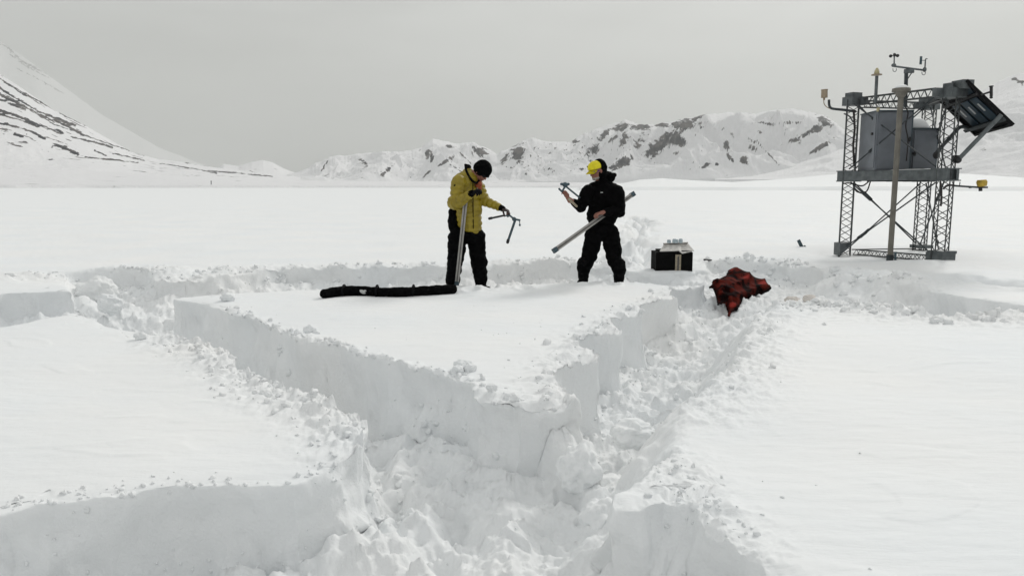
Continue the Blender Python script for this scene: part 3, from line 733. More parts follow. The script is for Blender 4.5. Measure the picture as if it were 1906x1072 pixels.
# ------------------------------------------------------------------ person in the yellow jacket
def person_yellow():
    Y = G(868, 529).y
    r = thing("person", "person in olive yellow padded jacket and black beanie bowing over an upright metal tube", "person", (G(868, 529).x, Y, 0.0))
    p = lambda x, y, dy=0.0: P(x, y, Y + dy)
    foot_n = p(843, 531, -0.08) - Vector((0,0,.09)); foot_f = p(895, 530, 0.10) - Vector((0,0,.08))
    # --- body: one skin from head to boots
    bm = bmesh.new()
    hf = Vector((0.62, -0.42, -0.66)); hu = Vector((0.55, -0.25, 0.80))
    hc = p(896.5, 320, -0.02)
    X, M = head(bm, hc, hf, hu, 1.1)
    cap(bm, p(876, 326, 0.03), hc + Vector((-0.02, 0.02, -0.01)), 0.062, 0.058)
    cap(bm, p(874, 352, 0.03), p(872, 420, 0.02), 0.13, 0.12)
    cap(bm, p(872, 420, 0.0), p(868, 432, 0.0), 0.12, 0.11)
    for a, k, f in ((p(856, 440, -0.05), p(851, 482, -0.12), foot_n), (p(884, 440, 0.05), p(890, 480, 0.02), foot_f)):
        cap(bm, a, k, 0.085, 0.06); cap(bm, k, f + Vector((0, 0, 0.08)), 0.055, 0.042)
        cap(bm, f + Vector((-0.02, 0.03, 0.02)), f + Vector((0.07, -0.09, 0.0)), 0.04, 0.03)
    S1, E1, W1 = p(855, 338, -0.15), p(849, 379, -0.22), p(877, 361, -0.38)
    S2, E2, W2 = p(890, 346, 0.12), p(902, 374, 0.04), p(934, 388, -0.10)
    for S_, E_, W_ in ((S1, E1, W1), (S2, E2, W2)):
        cap(bm, S_, E_, 0.055, 0.045); cap(bm, E_, W_, 0.042, 0.030)
    hand(bm, W1, (0.45, -0.35, 0.25), (0.1, 0.5, -0.8), 0.75, 1, s=0.95)
    hand(bm, W2, (0.86, -0.25, -0.35), (-0.2, 0.1, -1), 0.75, -1, s=0.95)
    melt("body", bm, M_SKIN, r, voxel=0.0065, smooth=2)
    # --- jacket
    bm = bmesh.new()
    T0, T1, T2 = p(868, 345, 0.03), p(871, 385, 0.0), p(875, 424, 0.0)
    ell(bm, p(866, 340, 0.04), (0.205, 0.17, 0.155), Matrix.Rotation(math.radians(-25), 3, 'Y'))
    ell(bm, p(868, 362, 0.02), (0.185, 0.16, 0.20))
    ell(bm, p(873, 392, 0.0), (0.178, 0.155, 0.22))
    cap(bm, p(873, 402, 0.0), p(875, 421, 0.0), 0.172, 0.165)
    cap(bm, S1 + Vector((-0.01, 0, 0)), E1, 0.100, 0.088); cap(bm, E1, W1 - (W1 - E1).normalized() * 0.03, 0.088, 0.055)
    ell(bm, p(846, 377, -0.18), (0.10, 0.09, 0.10))
    cap(bm, S2, E2, 0.085, 0.072); cap(bm, E2, W2 - (W2 - E2).normalized() * 0.05, 0.072, 0.05)
    # tall collar
    cap(bm, p(871, 322, 0.04), p(868, 334, 0.04), 0.085, 0.11)
    melt("jacket", bm, M_YEL, r, voxel=0.011, smooth=5, wrinkle=0.006, wscale=11,
         quilt=([(T0 + Vector((0, 0, .2)), T2 - Vector((0, 0, .1))), (S1, E1), (E1, W1), (S2, E2), (E2, W2)], 0.07, 0.017))
    # collar lining, hem and cuffs
    bm = bmesh.new()
    tube(bm, p(880, 336, -0.135), p(881, 426, -0.165), 0.006)
    z = put("zipper", bm, M_BLACK, r)
    for nm, c0, c1, ra in (("cuff", W1 - (W1 - E1).normalized() * 0.055, W1 + (W1 - E1).normalized() * 0.02, 0.050), ("cuff", W2 - (W2 - E2).normalized() * 0.085, W2 + (W2 - E2).normalized() * 0.02, 0.046)):
        bm = bmesh.new(); cap(bm, c0, c1, ra, ra * 0.9); melt(nm, bm, M_BLACK, r, voxel=0.008, smooth=3, wrinkle=0.003, wscale=30)
    bm = bmesh.new(); path(bm, curve([p(866, 306, 0.05), p(868, 318, -0.05), p(876, 333, -0.12), p(886, 341, -0.13), p(892, 336, -0.08)], 6), 0.018)
    ell(bm, p(871, 312, 0.05), (0.05, 0.07, 0.045), Matrix.Rotation(0.5, 3, 'Y'))
    melt("collar_lining", bm, M_BLACK, r, voxel=0.009, smooth=3)
    bm = bmesh.new(); ell(bm, p(891, 343, -0.07), (0.050, 0.06, 0.042), Matrix.Rotation(-0.6, 3, 'Y')); ell(bm, p(893, 348, -0.06), (0.03, 0.05, 0.045))
    melt("neck_warmer", bm, M_ORANGE, r, voxel=0.008, smooth=3, wrinkle=0.008, wscale=30)
    bm = bmesh.new(); ell(bm, p(846.5, 346, -0.255), (0.016, 0.010, 0.018)); put("chest_badge", bm, M_BLACK2, r, smooth=True)
    # --- beanie
    bm = bmesh.new()
    ell(bm, X(0, -0.008, 0.042), (0.112, 0.134, 0.122), M); ell(bm, X(0, -0.03, 0.02), (0.108, 0.118, 0.10), M)
    melt("beanie", bm, M_BLACK, r, voxel=0.008, smooth=3, wrinkle=0.003, wscale=25)
    bm = bmesh.new(); cap(bm, X(-0.055, 0.078, 0.0), X(0.055, 0.078, 0.0), 0.022, 0.022); melt("sunglasses", bm, M_BLACK2, r, voxel=0.006, smooth=1)
    # --- gloves
    bm = bmesh.new(); hand(bm, W1, (0.45, -0.35, 0.25), (0.1, 0.5, -0.8), 0.75, 1, s=1.12, fr=0.0115); melt("glove", bm, M_BLACK2, r, voxel=0.006, smooth=2)
    bm = bmesh.new(); hand(bm, W2, (0.86, -0.25, -0.35), (-0.2, 0.1, -1), 0.75, -1, s=1.14, fr=0.0115); melt("glove", bm, M_GLOVE, r, voxel=0.006, smooth=2)
    # --- trousers with high back
    bm = bmesh.new()
    ell(bm, p(868, 437, 0.0), (0.235, 0.155, 0.13))
    ell(bm, p(845, 415, 0.06), (0.085, 0.11, 0.20)); ell(bm, p(843, 398, 0.05), (0.062, 0.08, 0.10))
    for a, k, f, w in ((p(852, 442, -0.05), p(848, 482, -0.12), foot_n, 0), (p(886, 442, 0.05), p(889, 478, 0.02), foot_f, 1)):
        cap(bm, a, k, 0.135, 0.115); cap(bm, k, f + Vector((0.0, 0, 0.16)), 0.112, 0.100)
    ell(bm, p(894, 487, 0.0), (0.105, 0.11, 0.11)); ell(bm, p(846, 500, -0.1), (0.11, 0.11, 0.12))
    melt("trousers", bm, M_BLACK, r, voxel=0.013, smooth=4, wrinkle=0.016, wscale=9)
    # --- boots
    for f, sg in ((foot_n, -1), (foot_f, 1)):
        bm = bmesh.new()
        cap(bm, f + Vector((0, 0, 0.22)), f + Vector((0, 0.0, 0.05)), 0.088, 0.078)
        cap(bm, f + Vector((-0.01, 0.02, 0.03)), f + Vector((0.10, -0.13, 0.02)), 0.066, 0.056)
        melt("boot", bm, M_BOOT, r, voxel=0.009, smooth=2, wrinkle=0.006, wscale=25)
    return r, p, W1, W2
PY_, pyl, W1y, W2y = person_yellow()

def metal_tube(label, a, b, w, seg_split=None, group=None, twist=Vector((0, -1, 0))):
    """square-section core tube: face plates, slot, end caps"""
    r = thing("metal_tube", label, "tube", b)
    bm = bmesh.new(); bar(bm, a, b, w, w * 0.8, twist); put("barrel", bm, M_ALU, r, bevel=0.004)
    d = (b - a).normalized(); u1, u2 = frame(d, twist)
    bm = bmesh.new(); bar(bm, a + u2 * w * 0.405 + d * 0.05, b + u2 * w * 0.405 - d * 0.05, w * 0.28, 0.004, twist); put("slot", bm, M_ALUD, r)
    for q, s in ((a, 1), (b, -1)):
        bm = bmesh.new(); bar(bm, q - d * s * 0.012, q + d * s * 0.055, w * 1.12, w * 0.92, twist); put("end_cap", bm, M_TEAL, r, bevel=0.004)
    return r
metal_tube("long grey metal tube standing upright under the gloved hand of the yellow jacket", pyl(868, 362, -0.21), pyl(850, 531, -0.20), 0.055)

def brace_tool(label, pts, cat="hand tool"):
    """folding cranked handle: two dark arms hinged on a knuckle"""
    r = thing("hand_brace", label, cat, pts[2])
    return r
def tool_yellow():
    p = pyl
    r = thing("hand_brace", "cranked steel brace handle dangling from the outstretched glove of the yellow jacket", "hand tool", p(955, 405, -0.16))
    h = p(957, 408, -0.17)
    bm = bmesh.new(); cap(bm, p(911, 407, -0.20), p(937, 401.5, -0.18), 0.014, 0.014, 10); cap(bm, p(911, 407, -0.2), p(915, 406, -0.2), 0.019, 0.019, 10)
    put("grip", bm, M_RUBBER, r, smooth=True)
    bm = bmesh.new(); cap(bm, p(937, 401.5, -0.18), p(950, 402, -0.17), 0.010, 0.010, 10); cap(bm, p(950, 402, -0.17), h, 0.014, 0.014, 10); put("crank_arm", bm, M_TEAL, r, smooth=True)
    bm = bmesh.new(); ell(bm, h, 0.030); cap(bm, h, p(967, 410, -0.17), 0.013, 0.015, 10); put("knuckle", bm, M_TEAL, r, smooth=True)
    bm = bmesh.new(); cap(bm, p(958.5, 411, -0.17), p(945.5, 449, -0.17), 0.017, 0.017, 12); put("drive_rod", bm, M_TEAL, r, smooth=True)
    bm = bmesh.new(); cap(bm, p(945.9, 447, -0.17), p(944.9, 451, -0.17), 0.021, 0.021, 12); put("end_cap", bm, M_RUBBER, r, smooth=True)
    bm = bmesh.new(); cap(bm, p(967, 410, -0.17), p(967.5, 417, -0.17), 0.006, 0.006, 8); ell(bm, p(967.5, 419, -0.17), (0.014, 0.01, 0.018)); put("locking_pin", bm, M_TEAL, r, smooth=True)
tool_yellow()

# ------------------------------------------------------------------ person in black with yellow cap
def person_black():
    Y = G(1118, 519).y
    r = thing("person", "person in black jacket and yellow cap cradling a long metal tube across the hips", "person", (G(1118, 519).x, Y, 0.0))
    p = lambda x, y, dy=0.0: P(x, y, Y + dy)
    fl, fr_ = p(1086, 519, -0.10) - Vector((0,0,.07)), p(1152, 522, -0.16) - Vector((0,0,.07))
    hc = p(1111, 318.5, -0.05)
    bm = bmesh.new()
    X, M = head(bm, hc, (-0.80, -0.50, -0.26), (-0.14, -0.05, 0.95), 1.14)
    cap(bm, p(1119, 346, 0.02), p(1114, 328, 0.0), 0.065, 0.060)
    cap(bm, p(1121, 362, 0.03), p(1120, 425, 0.02), 0.14, 0.13)
    for a, k, f in ((p(1104, 430), p(1096, 478, -0.08), fl), (p(1136, 430), p(1142, 478, -0.06), fr_)):
        cap(bm, a, k, 0.09, 0.065); cap(bm, k, f + Vector((0, 0, 0.08)), 0.058, 0.045)
        cap(bm, f + Vector((0.01, 0.03, 0.02)), f + Vector((-0.03, -0.10, 0.0)), 0.04, 0.03)
    S1, E1, W1 = p(1094, 356, -0.08), p(1081, 386, -0.14), p(1057, 369, -0.34)
    S2, E2, W2 = p(1148, 358, -0.02), p(1152, 393, -0.10), p(1121, 396, -0.33)
    for S_, E_, W_ in ((S1, E1, W1), (S2, E2, W2)):
        cap(bm, S_, E_, 0.058, 0.048); cap(bm, E_, W_, 0.044, 0.031)
    hand(bm, W1, (-0.45, -0.1, 0.85), (-0.5, -0.7, -0.3), 0.55, 1, s=0.95)
    hand(bm, W2, (-0.92, -0.25, -0.22), (0.1, 0.3, -1), 0.75, -1, s=1.0)
    melt("body", bm, M_SKIN, r, voxel=0.0065, smooth=2)
    # jacket
    bm = bmesh.new()
    ell(bm, p(1122, 352, 0.03), (0.235, 0.17, 0.13)); ell(bm, p(1124, 372, 0.03), (0.255, 0.18, 0.20))
    ell(bm, p(1121, 400, 0.02), (0.235, 0.17, 0.21)); ell(bm, p(1120, 425, 0.02), (0.20, 0.155, 0.14))
    cap(bm, S1, E1, 0.098, 0.082); cap(bm, E1, E1.lerp(W1, 0.55), 0.080, 0.055)
    cap(bm, S2, E2, 0.110, 0.098); cap(bm, E2, E2.lerp(W2, 0.80), 0.095, 0.060)
    cap(bm, p(1121, 334, 0.04), p(1121, 348, 0.03), 0.095, 0.16)
    melt("jacket", bm, M_BLACK, r, voxel=0.012, smooth=4, wrinkle=0.012, wscale=9)
    # hood worn up over the cap, and its collar
    bm = bmesh.new()
    ell(bm, X(0, -0.060, 0.030), (0.118, 0.095, 0.132), M); ell(bm, X(0, -0.045, -0.05), (0.118, 0.095, 0.10), M)
    ell(bm, p(1133, 330, 0.06), (0.10, 0.10, 0.085)); ell(bm, p(1142, 326, 0.06), (0.045, 0.08, 0.035), Matrix.Rotation(0.3, 3, 'Y'))
    melt("hood", bm, M_BLACK, r, voxel=0.010, smooth=3, wrinkle=0.008, wscale=14)
    # cap: crown + brim + badge
    bm = bmesh.new()
    ell(bm, X(0, 0.012, 0.050), (0.102, 0.122, 0.098), M)
    bmesh.ops.bisect_plane(bm, geom=bm.verts[:] + bm.edges[:] + bm.faces[:], plane_co=X(0, 0, 0.035), plane_no=M @ Vector((0, 0, -1)), clear_outer=True)
    bmesh.ops.holes_fill(bm, edges=[e for e in bm.edges if e.is_boundary])
    crown = put("cap", bm, M_CAP, r, smooth=True, base=X(0, 0.02, 0.06))
    bm = bmesh.new()
    rows = []
    for i in range(7):
        t = i / 6; row = []
        for j in range(13):
            a = (j / 12 - 0.5) * 2
            wd = 0.082 * math.sqrt(max(0.0, 1 - (t * 0.98) ** 2 * 0.55))
            row.append(bm.verts.new(X(a * wd, 0.085 + 0.095 * t * (1 - 0.40 * a * a) - 0.04 * a * a, 0.040 - 0.022 * a * a - 0.035 * t)))
        rows.append(row)
    for A, B in zip(rows, rows[1:]):
        for k in range(12): bm.faces.new((A[k], A[k + 1], B[k + 1], B[k]))
    ex = bmesh.ops.solidify(bm, geom=bm.faces[:], thickness=0.006)
    put("brim", bm, M_CAP, crown, smooth=True)
    bm = bmesh.new(); box(bm, (0, 0, 0), (0.040, 0.010, 0.032))
    Mb = Matrix.Translation(X(0.045, 0.094, 0.078)) @ M.to_4x4() @ Matrix.Rotation(-0.45, 4, 'Z') @ Matrix.Rotation(-0.4, 4, 'X')
    bm.transform(Mb); put("badge", bm, M_BLACK2, crown, bevel=0.003)
    bm = bmesh.new()
    for q in (-1, 1): ell(bm, X(q * 0.036, 0.086, 0.002), (0.037, 0.020, 0.026), M)
    cap(bm, X(-0.075, 0.02, 0.005), X(-0.062, 0.075, 0.004), 0.006, 0.008); cap(bm, X(0.075, 0.02, 0.005), X(0.062, 0.075, 0.004), 0.006, 0.008)
    melt("sunglasses", bm, M_PURPLE, r, voxel=0.006, smooth=1)
    bm = bmesh.new(); ell(bm, X(0, 0.062, -0.082), (0.040, 0.034, 0.030), M); ell(bm, X(0, 0.030, -0.075), (0.058, 0.05, 0.034), M)
    melt("beard", bm, M_BEARD, r, voxel=0.006, smooth=1, wrinkle=0.004, wscale=50)
    # trousers
    bm = bmesh.new()
    ell(bm, p(1121, 428, 0.0), (0.205, 0.16, 0.15))
    for a, k, f in ((p(1106, 436), p(1098, 474, -0.06), fl), (p(1136, 436), p(1142, 474, -0.05), fr_)):
        cap(bm, a, k, 0.135, 0.118); cap(bm, k, f + Vector((0, 0, 0.22)), 0.114, 0.100)
    ell(bm, p(1092, 487, -0.06), (0.115, 0.11, 0.10)); ell(bm, p(1144, 485, -0.06), (0.112, 0.11, 0.11)); ell(bm, p(1152, 464, -0.03), (0.05, 0.05, 0.035))
    melt("trousers", bm, M_BLACK, r, voxel=0.013, smooth=3, wrinkle=0.017, wscale=9)
    for f in (fl, fr_):
        bm = bmesh.new()
        cap(bm, f + Vector((0, 0, 0.30)), f + Vector((0, 0, 0.05)), 0.098, 0.072)
        cap(bm, f + Vector((0.0, 0.03, 0.03)), f + Vector((-0.06, -0.15, 0.02)), 0.066, 0.054)
        melt("boot", bm, M_BOOT, r, voxel=0.009, smooth=2, wrinkle=0.008, wscale=22)
    bm = bmesh.new(); box(bm, p(1120, 358.5, -0.175), (0.035, 0.006, 0.010)); put("logo_patch", bm, M_LABEL_GLINT, r)
    bm = bmesh.new(); path(bm, [p(1159, 482, -0.16), p(1162, 490, -0.17), p(1164, 499, -0.17)], 0.008); put("strap", bm, M_BOOT, r)
    return r, p
PB_, pbl = person_black()
a_, b_ = pbl(1179, 361, 0.16), pbl(1031, 467, -0.62)
metal_tube("long grey metal tube held slantwise across the hips of the person in black", a_, b_, 0.062)
def tool_black():
    p = pbl
    r = thing("hand_brace", "folded steel brace with round knob raised in the hand of the person in black", "hand tool", p(1055, 352, -0.37))
    bm = bmesh.new(); ell(bm, p(1052, 344, -0.37), (0.042, 0.034, 0.036)); cap(bm, p(1045, 343, -0.37), p(1058, 343, -0.37), 0.02, 0.02, 10); put("knob", bm, M_TEAL, r, smooth=True)
    bm = bmesh.new(); cap(bm, p(1053, 347, -0.37), p(1079, 368, -0.24), 0.013, 0.013, 10); put("drive_rod", bm, M_TEAL, r, smooth=True)
    bm = bmesh.new(); cap(bm, p(1052, 347, -0.38), p(1046, 357, -0.40), 0.014, 0.014, 10); cap(bm, p(1046, 357, -0.4), p(1041, 352, -0.4), 0.013, 0.016, 10); put("crank_arm", bm, M_TEAL, r, smooth=True)
    bm = bmesh.new(); cap(bm, p(1059, 371, -0.42), p(1073, 384, -0.30), 0.017, 0.017, 12); put("grip", bm, M_TANW, r, smooth=True)
tool_black()

# ------------------------------------------------------------------ weather station tower
def lattice(name, a, b, w, n, parent, mat=None, r=0.013, up=Vector((0, 1, 0)), h=None):
    """square lattice mast or girder: four chords and zigzag bars on every face"""
    a, b = Vector(a), Vector(b); h = h or w
    u, v = frame(b - a, up); bm = bmesh.new(); tall = abs((b - a).normalized().z) > 0.9
    cs = [(u * w / 2 + v * h / 2), (-u * w / 2 + v * h / 2), (-u * w / 2 - v * h / 2), (u * w / 2 - v * h / 2)]
    for c in cs: tube(bm, a + c, b + c, r, seg=6)
    for f in range(4):
        c0, c1 = cs[f], cs[(f + 1) % 4]
        for k in range(n):
            p0, p1 = a.lerp(b, k / n), a.lerp(b, (k + 1) / n)
            if (k + (f >= 2) * (not tall)) % 2: q0, q1 = p0 + c0, p1 + c1
            else: q0, q1 = p0 + c1, p1 + c0
            tube(bm, q0, q1, r * 0.6, seg=5)
    return put(name, bm, mat or M_CHORD, parent)

def tower():
    YL, YR, YM = 15.6, 13.4, 16.2
    L0, L1 = P(1574, 470, YL), P(1586, 186, YL)
    R0, R1 = P(1752, 482, YR), P(1768, 172, YR)
    M0, M1 = P(1714, 458, YM), P(1729, 192, YM)
    for a, b in ((L0, L1), (R0, R1), (M0, M1)): a.x = b.x = (a.x + b.x) / 2
    root = thing("weather_station_tower", "three-legged steel lattice tower carrying grey cabinets, instruments and a tilted solar panel above the snow", "weather station", Vector((7.6, 14.9, 0)))
    zmid0, zmid1 = P(1600, 337, 14.6).z, P(1600, 317, 14.6).z
    for (a, b, w, tw) in ((L0, L1, 0.215, -3), (R0, R1, 0.215, 16), (M0, M1, 0.215, 14)):
        az = math.atan2(a.x, a.y) + math.radians(tw)
        leg = lattice("leg", Vector((a.x, a.y, -0.35)), Vector((b.x, b.y, b.z)), w, 25, root, up=Vector((math.sin(az), math.cos(az), 0)))
    LR = (R1 - L1); LR.z = 0; LR.normalize(); LM = Vector((M0.x - L0.x, M0.y - L0.y, 0)).normalized(); RM = Vector((M0.x - R0.x, M0.y - R0.y, 0)).normalized()
    # corner housings on the leg heads
    def housing(items, nm="corner_housing", mat=M_STEEL):
        bm = bmesh.new()
        for c, s, rz in items: box(bm, c, s, rz)
        return put(nm, bm, mat, root, bevel=0.008)
    azL = math.atan2(LR.y, LR.x)
    housing([(P(1588, 189, YL), (0.28, 0.30, 0.17), azL), (P(1589, 178, YL), (0.21, 0.24, 0.10), azL), (P(1606, 188, YL - .1), (0.12, 0.16, 0.15), azL)])
    housing([(P(1770, 174, YR), (0.36, 0.34, 0.16), azL), (P(1774, 161, YR), (0.20, 0.24, 0.10), azL), (P(1752, 173, YR), (0.10, 0.30, 0.15), azL)])
    housing([(P(1730, 193.5, YM), (0.28, 0.30, 0.25), azL), (P(1712, 197, YM), (0.15, 0.2, 0.13), azL)])
    # top girders
    zt = 0.0
    lattice("top_girder", P(1612, 188, YL - .1), P(1748, 172, YR + .1), 0.14, 22, root, r=0.010, up=Vector((0, 0, 1)))
    lattice("top_girder", P(1604, 194, YL), P(1708, 197, YM), 0.13, 18, root, r=0.010, up=Vector((0, 0, 1)))
    lattice("top_girder", P(1763, 178, YR + .2), P(1733, 190, YM - .1), 0.13, 22, root, r=0.010, up=Vector((0, 0, 1)))
    # platform: U-beams between the legs and a plank deck
    hz = zmid1 - zmid0; zc = (zmid0 + zmid1) / 2
    Lp, Rp, Mp = Vector((L0.x, L0.y, zc)), Vector((R0.x, R0.y, zc)), Vector((M0.x, M0.y, zc))
    def ubeam(a, b, off):
        d = (b - a).normalized(); s = Vector((-d.y, d.x, 0)) * off
        a = a + s; b = b + s; bm = bmesh.new()
        bar(bm, a, b, 0.008, hz * 0.86); bar(bm, a + Vector((0, 0, hz * .445)) - s.normalized() * 0.03, b + Vector((0, 0, hz * .445)) - s.normalized() * 0.03, 0.07, 0.010)
        bar(bm, a - Vector((0, 0, hz * .445)) - s.normalized() * 0.03, b - Vector((0, 0, hz * .445)) - s.normalized() * 0.03, 0.07, 0.010)
        put("platform_beam", bm, M_STEEL, root)
    ubeam(Lp - LR * 0.16, Rp + LR * 0.16, -0.15); ubeam(Mp + LM * 0.15, Lp - LM * 0.15, -0.15); ubeam(Rp - RM * 0.15, Mp + RM * 0.15, -0.15)
    for c in (Lp, Rp, Mp):
        bm = bmesh.new()
        for dz in (-hz * .5, hz * .5): box(bm, c + Vector((0, 0, dz)), (0.34, 0.34, 0.02), azL)
        box(bm, c + Vector((0, 0, 0)), (0.29, 0.29, hz * .9), azL)
        put("leg_collar", bm, M_STEEL, root, bevel=0.004)
    bm = bmesh.new()
    vs = [bm.verts.new(q + Vector((0, 0, zz))) for zz in (-hz * .30, -hz * .18) for q in (Lp, Rp, Mp)]
    bm.faces.new(vs[:3]); bm.faces.new(vs[3:])
    for k in range(3): bm.faces.new((vs[k], vs[(k + 1) % 3], vs[3 + (k + 1) % 3], vs[3 + k]))
    put("deck", bm, M_STEELD, root)
    bm = bmesh.new()
    for t in (0.25, 0.5, 0.72): bar(bm, Lp.lerp(Mp, t) - Vector((0, 0, hz * .42)), Rp.lerp(Mp, t) - Vector((0, 0, hz * .42)), 0.06, 0.05)
    put("cross_member", bm, M_STEELD, root)
    # bottom lattice girder and feet
    lattice("bottom_girder", P(1592, 469, YL - .1), P(1735, 481, YR + .05), 0.10, 20, root, r=0.010, up=Vector((0, 0, 1)), h=0.10)
    bm = bmesh.new(); tube(bm, P(1586, 464.5, YL), P(1703, 463, YM), 0.012); put("bottom_rail", bm, M_CHORD, root)
    bm = bmesh.new(); box(bm, P(1750, 480, YR), (0.36, 0.30, 0.20), azL); box(bm, P(1753, 469, YR), (0.32, 0.34, 0.05), azL); put("foot", bm, M_STEEL, root, bevel=0.006)
    bm = bmesh.new(); box(bm, P(1715, 458.5, YM), (0.32, 0.32, 0.07), azL); put("foot", bm, M_STEEL, root, bevel=0.006)
    bm = bmesh.new()
    g = [P(1564, 453, YL - .16), P(1584, 451, YL - .16), P(1583, 459, YL - .16), P(1563, 476, YL - .16)]
    f0 = [bm.verts.new(q) for q in g]; f1 = [bm.verts.new(q + Vector((0, 0.30, 0))) for q in g]
    bm.faces.new(f0); bm.faces.new(f1)
    for k in range(4): bm.faces.new((f0[k], f0[(k + 1) % 4], f1[(k + 1) % 4], f1[k]))
    put("foot", bm, M_STEEL, root)
    # crossed tie rods with turnbuckles
    zt1, zb1 = 3.0, zc + hz * .7
    zt0, zb0 = zc - hz * .6, P(1600, 458, YL).z
    def rod(A, B, za, zb, tb, off=0.13, sh=0.0):
        d = Vector((B.x - A.x, B.y - A.y, 0)).normalized(); s = Vector((d.y, -d.x, 0)) * sh
        p0 = Vector((A.x, A.y, za)) + d * off + s; p1 = Vector((B.x, B.y, zb)) - d * off + s
        bm = bmesh.new(); tube(bm, p0, p1, 0.0135, seg=7)
        o = put("tie_rod", bm, M_STEELD, root)
        q = p0.lerp(p1, tb); dd = (p1 - p0).normalized(); u, v = frame(dd)
        bm = bmesh.new(); tube(bm, q - dd * .10 + v * .022, q + dd * .10 + v * .022, .010, seg=6); tube(bm, q - dd * .10 - v * .022, q + dd * .10 - v * .022, .010, seg=6)
        tube(bm, q - dd * .125, q - dd * .09, .03, seg=8); tube(bm, q + dd * .09, q + dd * .125, .03, seg=8)
        put("turnbuckle", bm, M_STEELD, o)
    for A, B, sh in ((L0, R0, 0.06), (L0, M0, 0.0), (R0, M0, 0.0)):
        rod(A, B, zt0, zb0 + .03, 0.22, sh=sh); rod(A, B, zb0, zt0 - .02, 0.2, sh=sh + .02)
    rod(L1, R1, zt1, zb1, 0.3, sh=0.10); rod(L1, R1, zb1, zt1, 0.3, sh=0.12)
    rod(L1, M1, zt1, zb1, 0.3); rod(L1, M1, zb1, zt1, 0.35); rod(R1, M1, zt1, zb1, 0.4); rod(R1, M1, zb1, zt1, 0.4)
    # cabinets
    def cabinet(nm, ex, wid_px, dep_px, ytop, ybot, Yc, rz, knobs, hasdoor=True):
        """ex = pixel of the nearest vertical edge"""
        e = P(ex, (ytop + ybot) / 2, Yc); zt_, zb_ = P(ex, ytop, Yc).z, P(ex, ybot, Yc).z
        u = Vector((math.cos(rz), math.sin(rz), 0)); w = Vector((-math.sin(rz), math.cos(rz), 0))
        wd, dp = wid_px, dep_px
        c = Vector((e.x, e.y, (zt_ + zb_) / 2)) + u * wd / 2 + w * dp / 2
        bm = bmesh.new(); box(bm, c, (wd, dp, zt_ - zb_), rz); o = put(nm, bm, M_CAB, root, bevel=0.012)
        bm = bmesh.new(); cc = c - w * (dp / 2 + 0.012)
        box(bm, cc, (wd - 0.05, 0.022, zt_ - zb_ - 0.06), rz); dr = put("door", bm, M_CAB, o, bevel=0.006)
        bm = bmesh.new()
        bar(bm, c - w * dp / 2 - u * wd / 2 + Vector((0, 0, (zt_ - zb_) / 2 + .004)), c - w * dp / 2 + u * wd / 2 + Vector((0, 0, (zt_ - zb_) / 2 + .004)), 0.07, 0.022)
        bar(bm, c - w * (dp / 2 + .004) + u * (wd / 2 - .012) + Vector((0, 0, (zt_ - zb_) / 2)), c - w * (dp / 2 + .004) + u * (wd / 2 - .012) - Vector((0, 0, (zt_ - zb_) / 2)), 0.03, 0.03, Vector((0, 1, 0)))
        bar(bm, c - w * dp / 2 - u * (wd / 2 + .002) + Vector((0, 0, (zt_ - zb_) / 2 + .006)), c + w * dp / 2 - u * (wd / 2 + .002) + Vector((0, 0, (zt_ - zb_) / 2 + .006)), 0.04, 0.018)
        put("trim", bm, M_CABD, o)
        for kx, kz in knobs:
            bm = bmesh.new(); q = cc + u * kx * wd + Vector((0, 0, kz * (zt_ - zb_))); tube(bm, q + w * .01, q - w * .04, 0.028); box(bm, q - w * .035, (0.03, 0.012, 0.09), rz)
            put("latch", bm, M_RUBBER, dr)
        return o, c, u, w, wd, dp, zt_
    cab = cabinet("cabinet", 1631, 0.66, 0.80, 207, 317, 14.75, math.radians(-3), [(0.42, 0.02)])
    o, c, u, w, wd, dp, zt_ = cab
    bm = bmesh.new(); q = c - u * (wd / 2 + 0.006) - Vector((0, 0, -0.14)) - w * 0.25; tube(bm, q, q - u * 0.035, 0.028); put("latch", bm, M_RUBBER, o)
    bm = bmesh.new(); box(bm, c - u * (wd / 2 + 0.008), (0.014, dp - 0.07, 1.02), math.radians(-3)); put("side_panel", bm, M_CAB, o, bevel=0.004)
    bm = bmesh.new(); tube(bm, c - u * wd / 2 - w * dp / 2 + Vector((0, 0, .55)), c - u * wd / 2 - w * dp / 2 + Vector((0, 0, .62)), 0.03); put("lifting_lug", bm, M_BEIGE, o)
    cab2 = cabinet("cabinet", 1697, 0.50, 0.42, 240, 317, 14.75, math.radians(2), [(-0.42, -0.1)])
    o2, c2, u2_, w2_, wd2, dp2, zt2 = cab2
    bm = bmesh.new()
    ell(bm, Vector((c2.x - 0.03, c2.y + .05, zt2 - 0.02)), (0.235, 0.20, 0.25)); bmesh.ops.bisect_plane(bm, geom=bm.verts[:] + bm.edges[:] + bm.faces[:], plane_co=Vector((0, 0, zt2 + .003)), plane_no=Vector((0, 0, -1)), clear_outer=True)
    bmesh.ops.holes_fill(bm, edges=[e for e in bm.edges if e.is_boundary])
    for v in bm.verts: v.co += Vector((1, .6, 0)) * 0.02 * mnoise.noise(v.co * 6)
    tag(put("snow_heap", bm, M_SNOW, None, smooth=True, base=(c2.x, c2.y, zt2)), "rounded heap of snow on top of the smaller grey cabinet", "snow")
    bm = bmesh.new()
    for k in range(26):
        t = k / 25; q = Lp.lerp(Rp, 0.08 + 0.86 * t).lerp(Mp, 0.10)
        ell(bm, q + Vector((0, 0, hz * .47)), (0.09, 0.12, 0.018 + 0.02 * abs(mnoise.noise(q * 5))), None, 10, 6)
    melt("tmpsnow", bm, M_SNOW, None, voxel=0.012, smooth=2, base=Lp.lerp(Rp, .5))
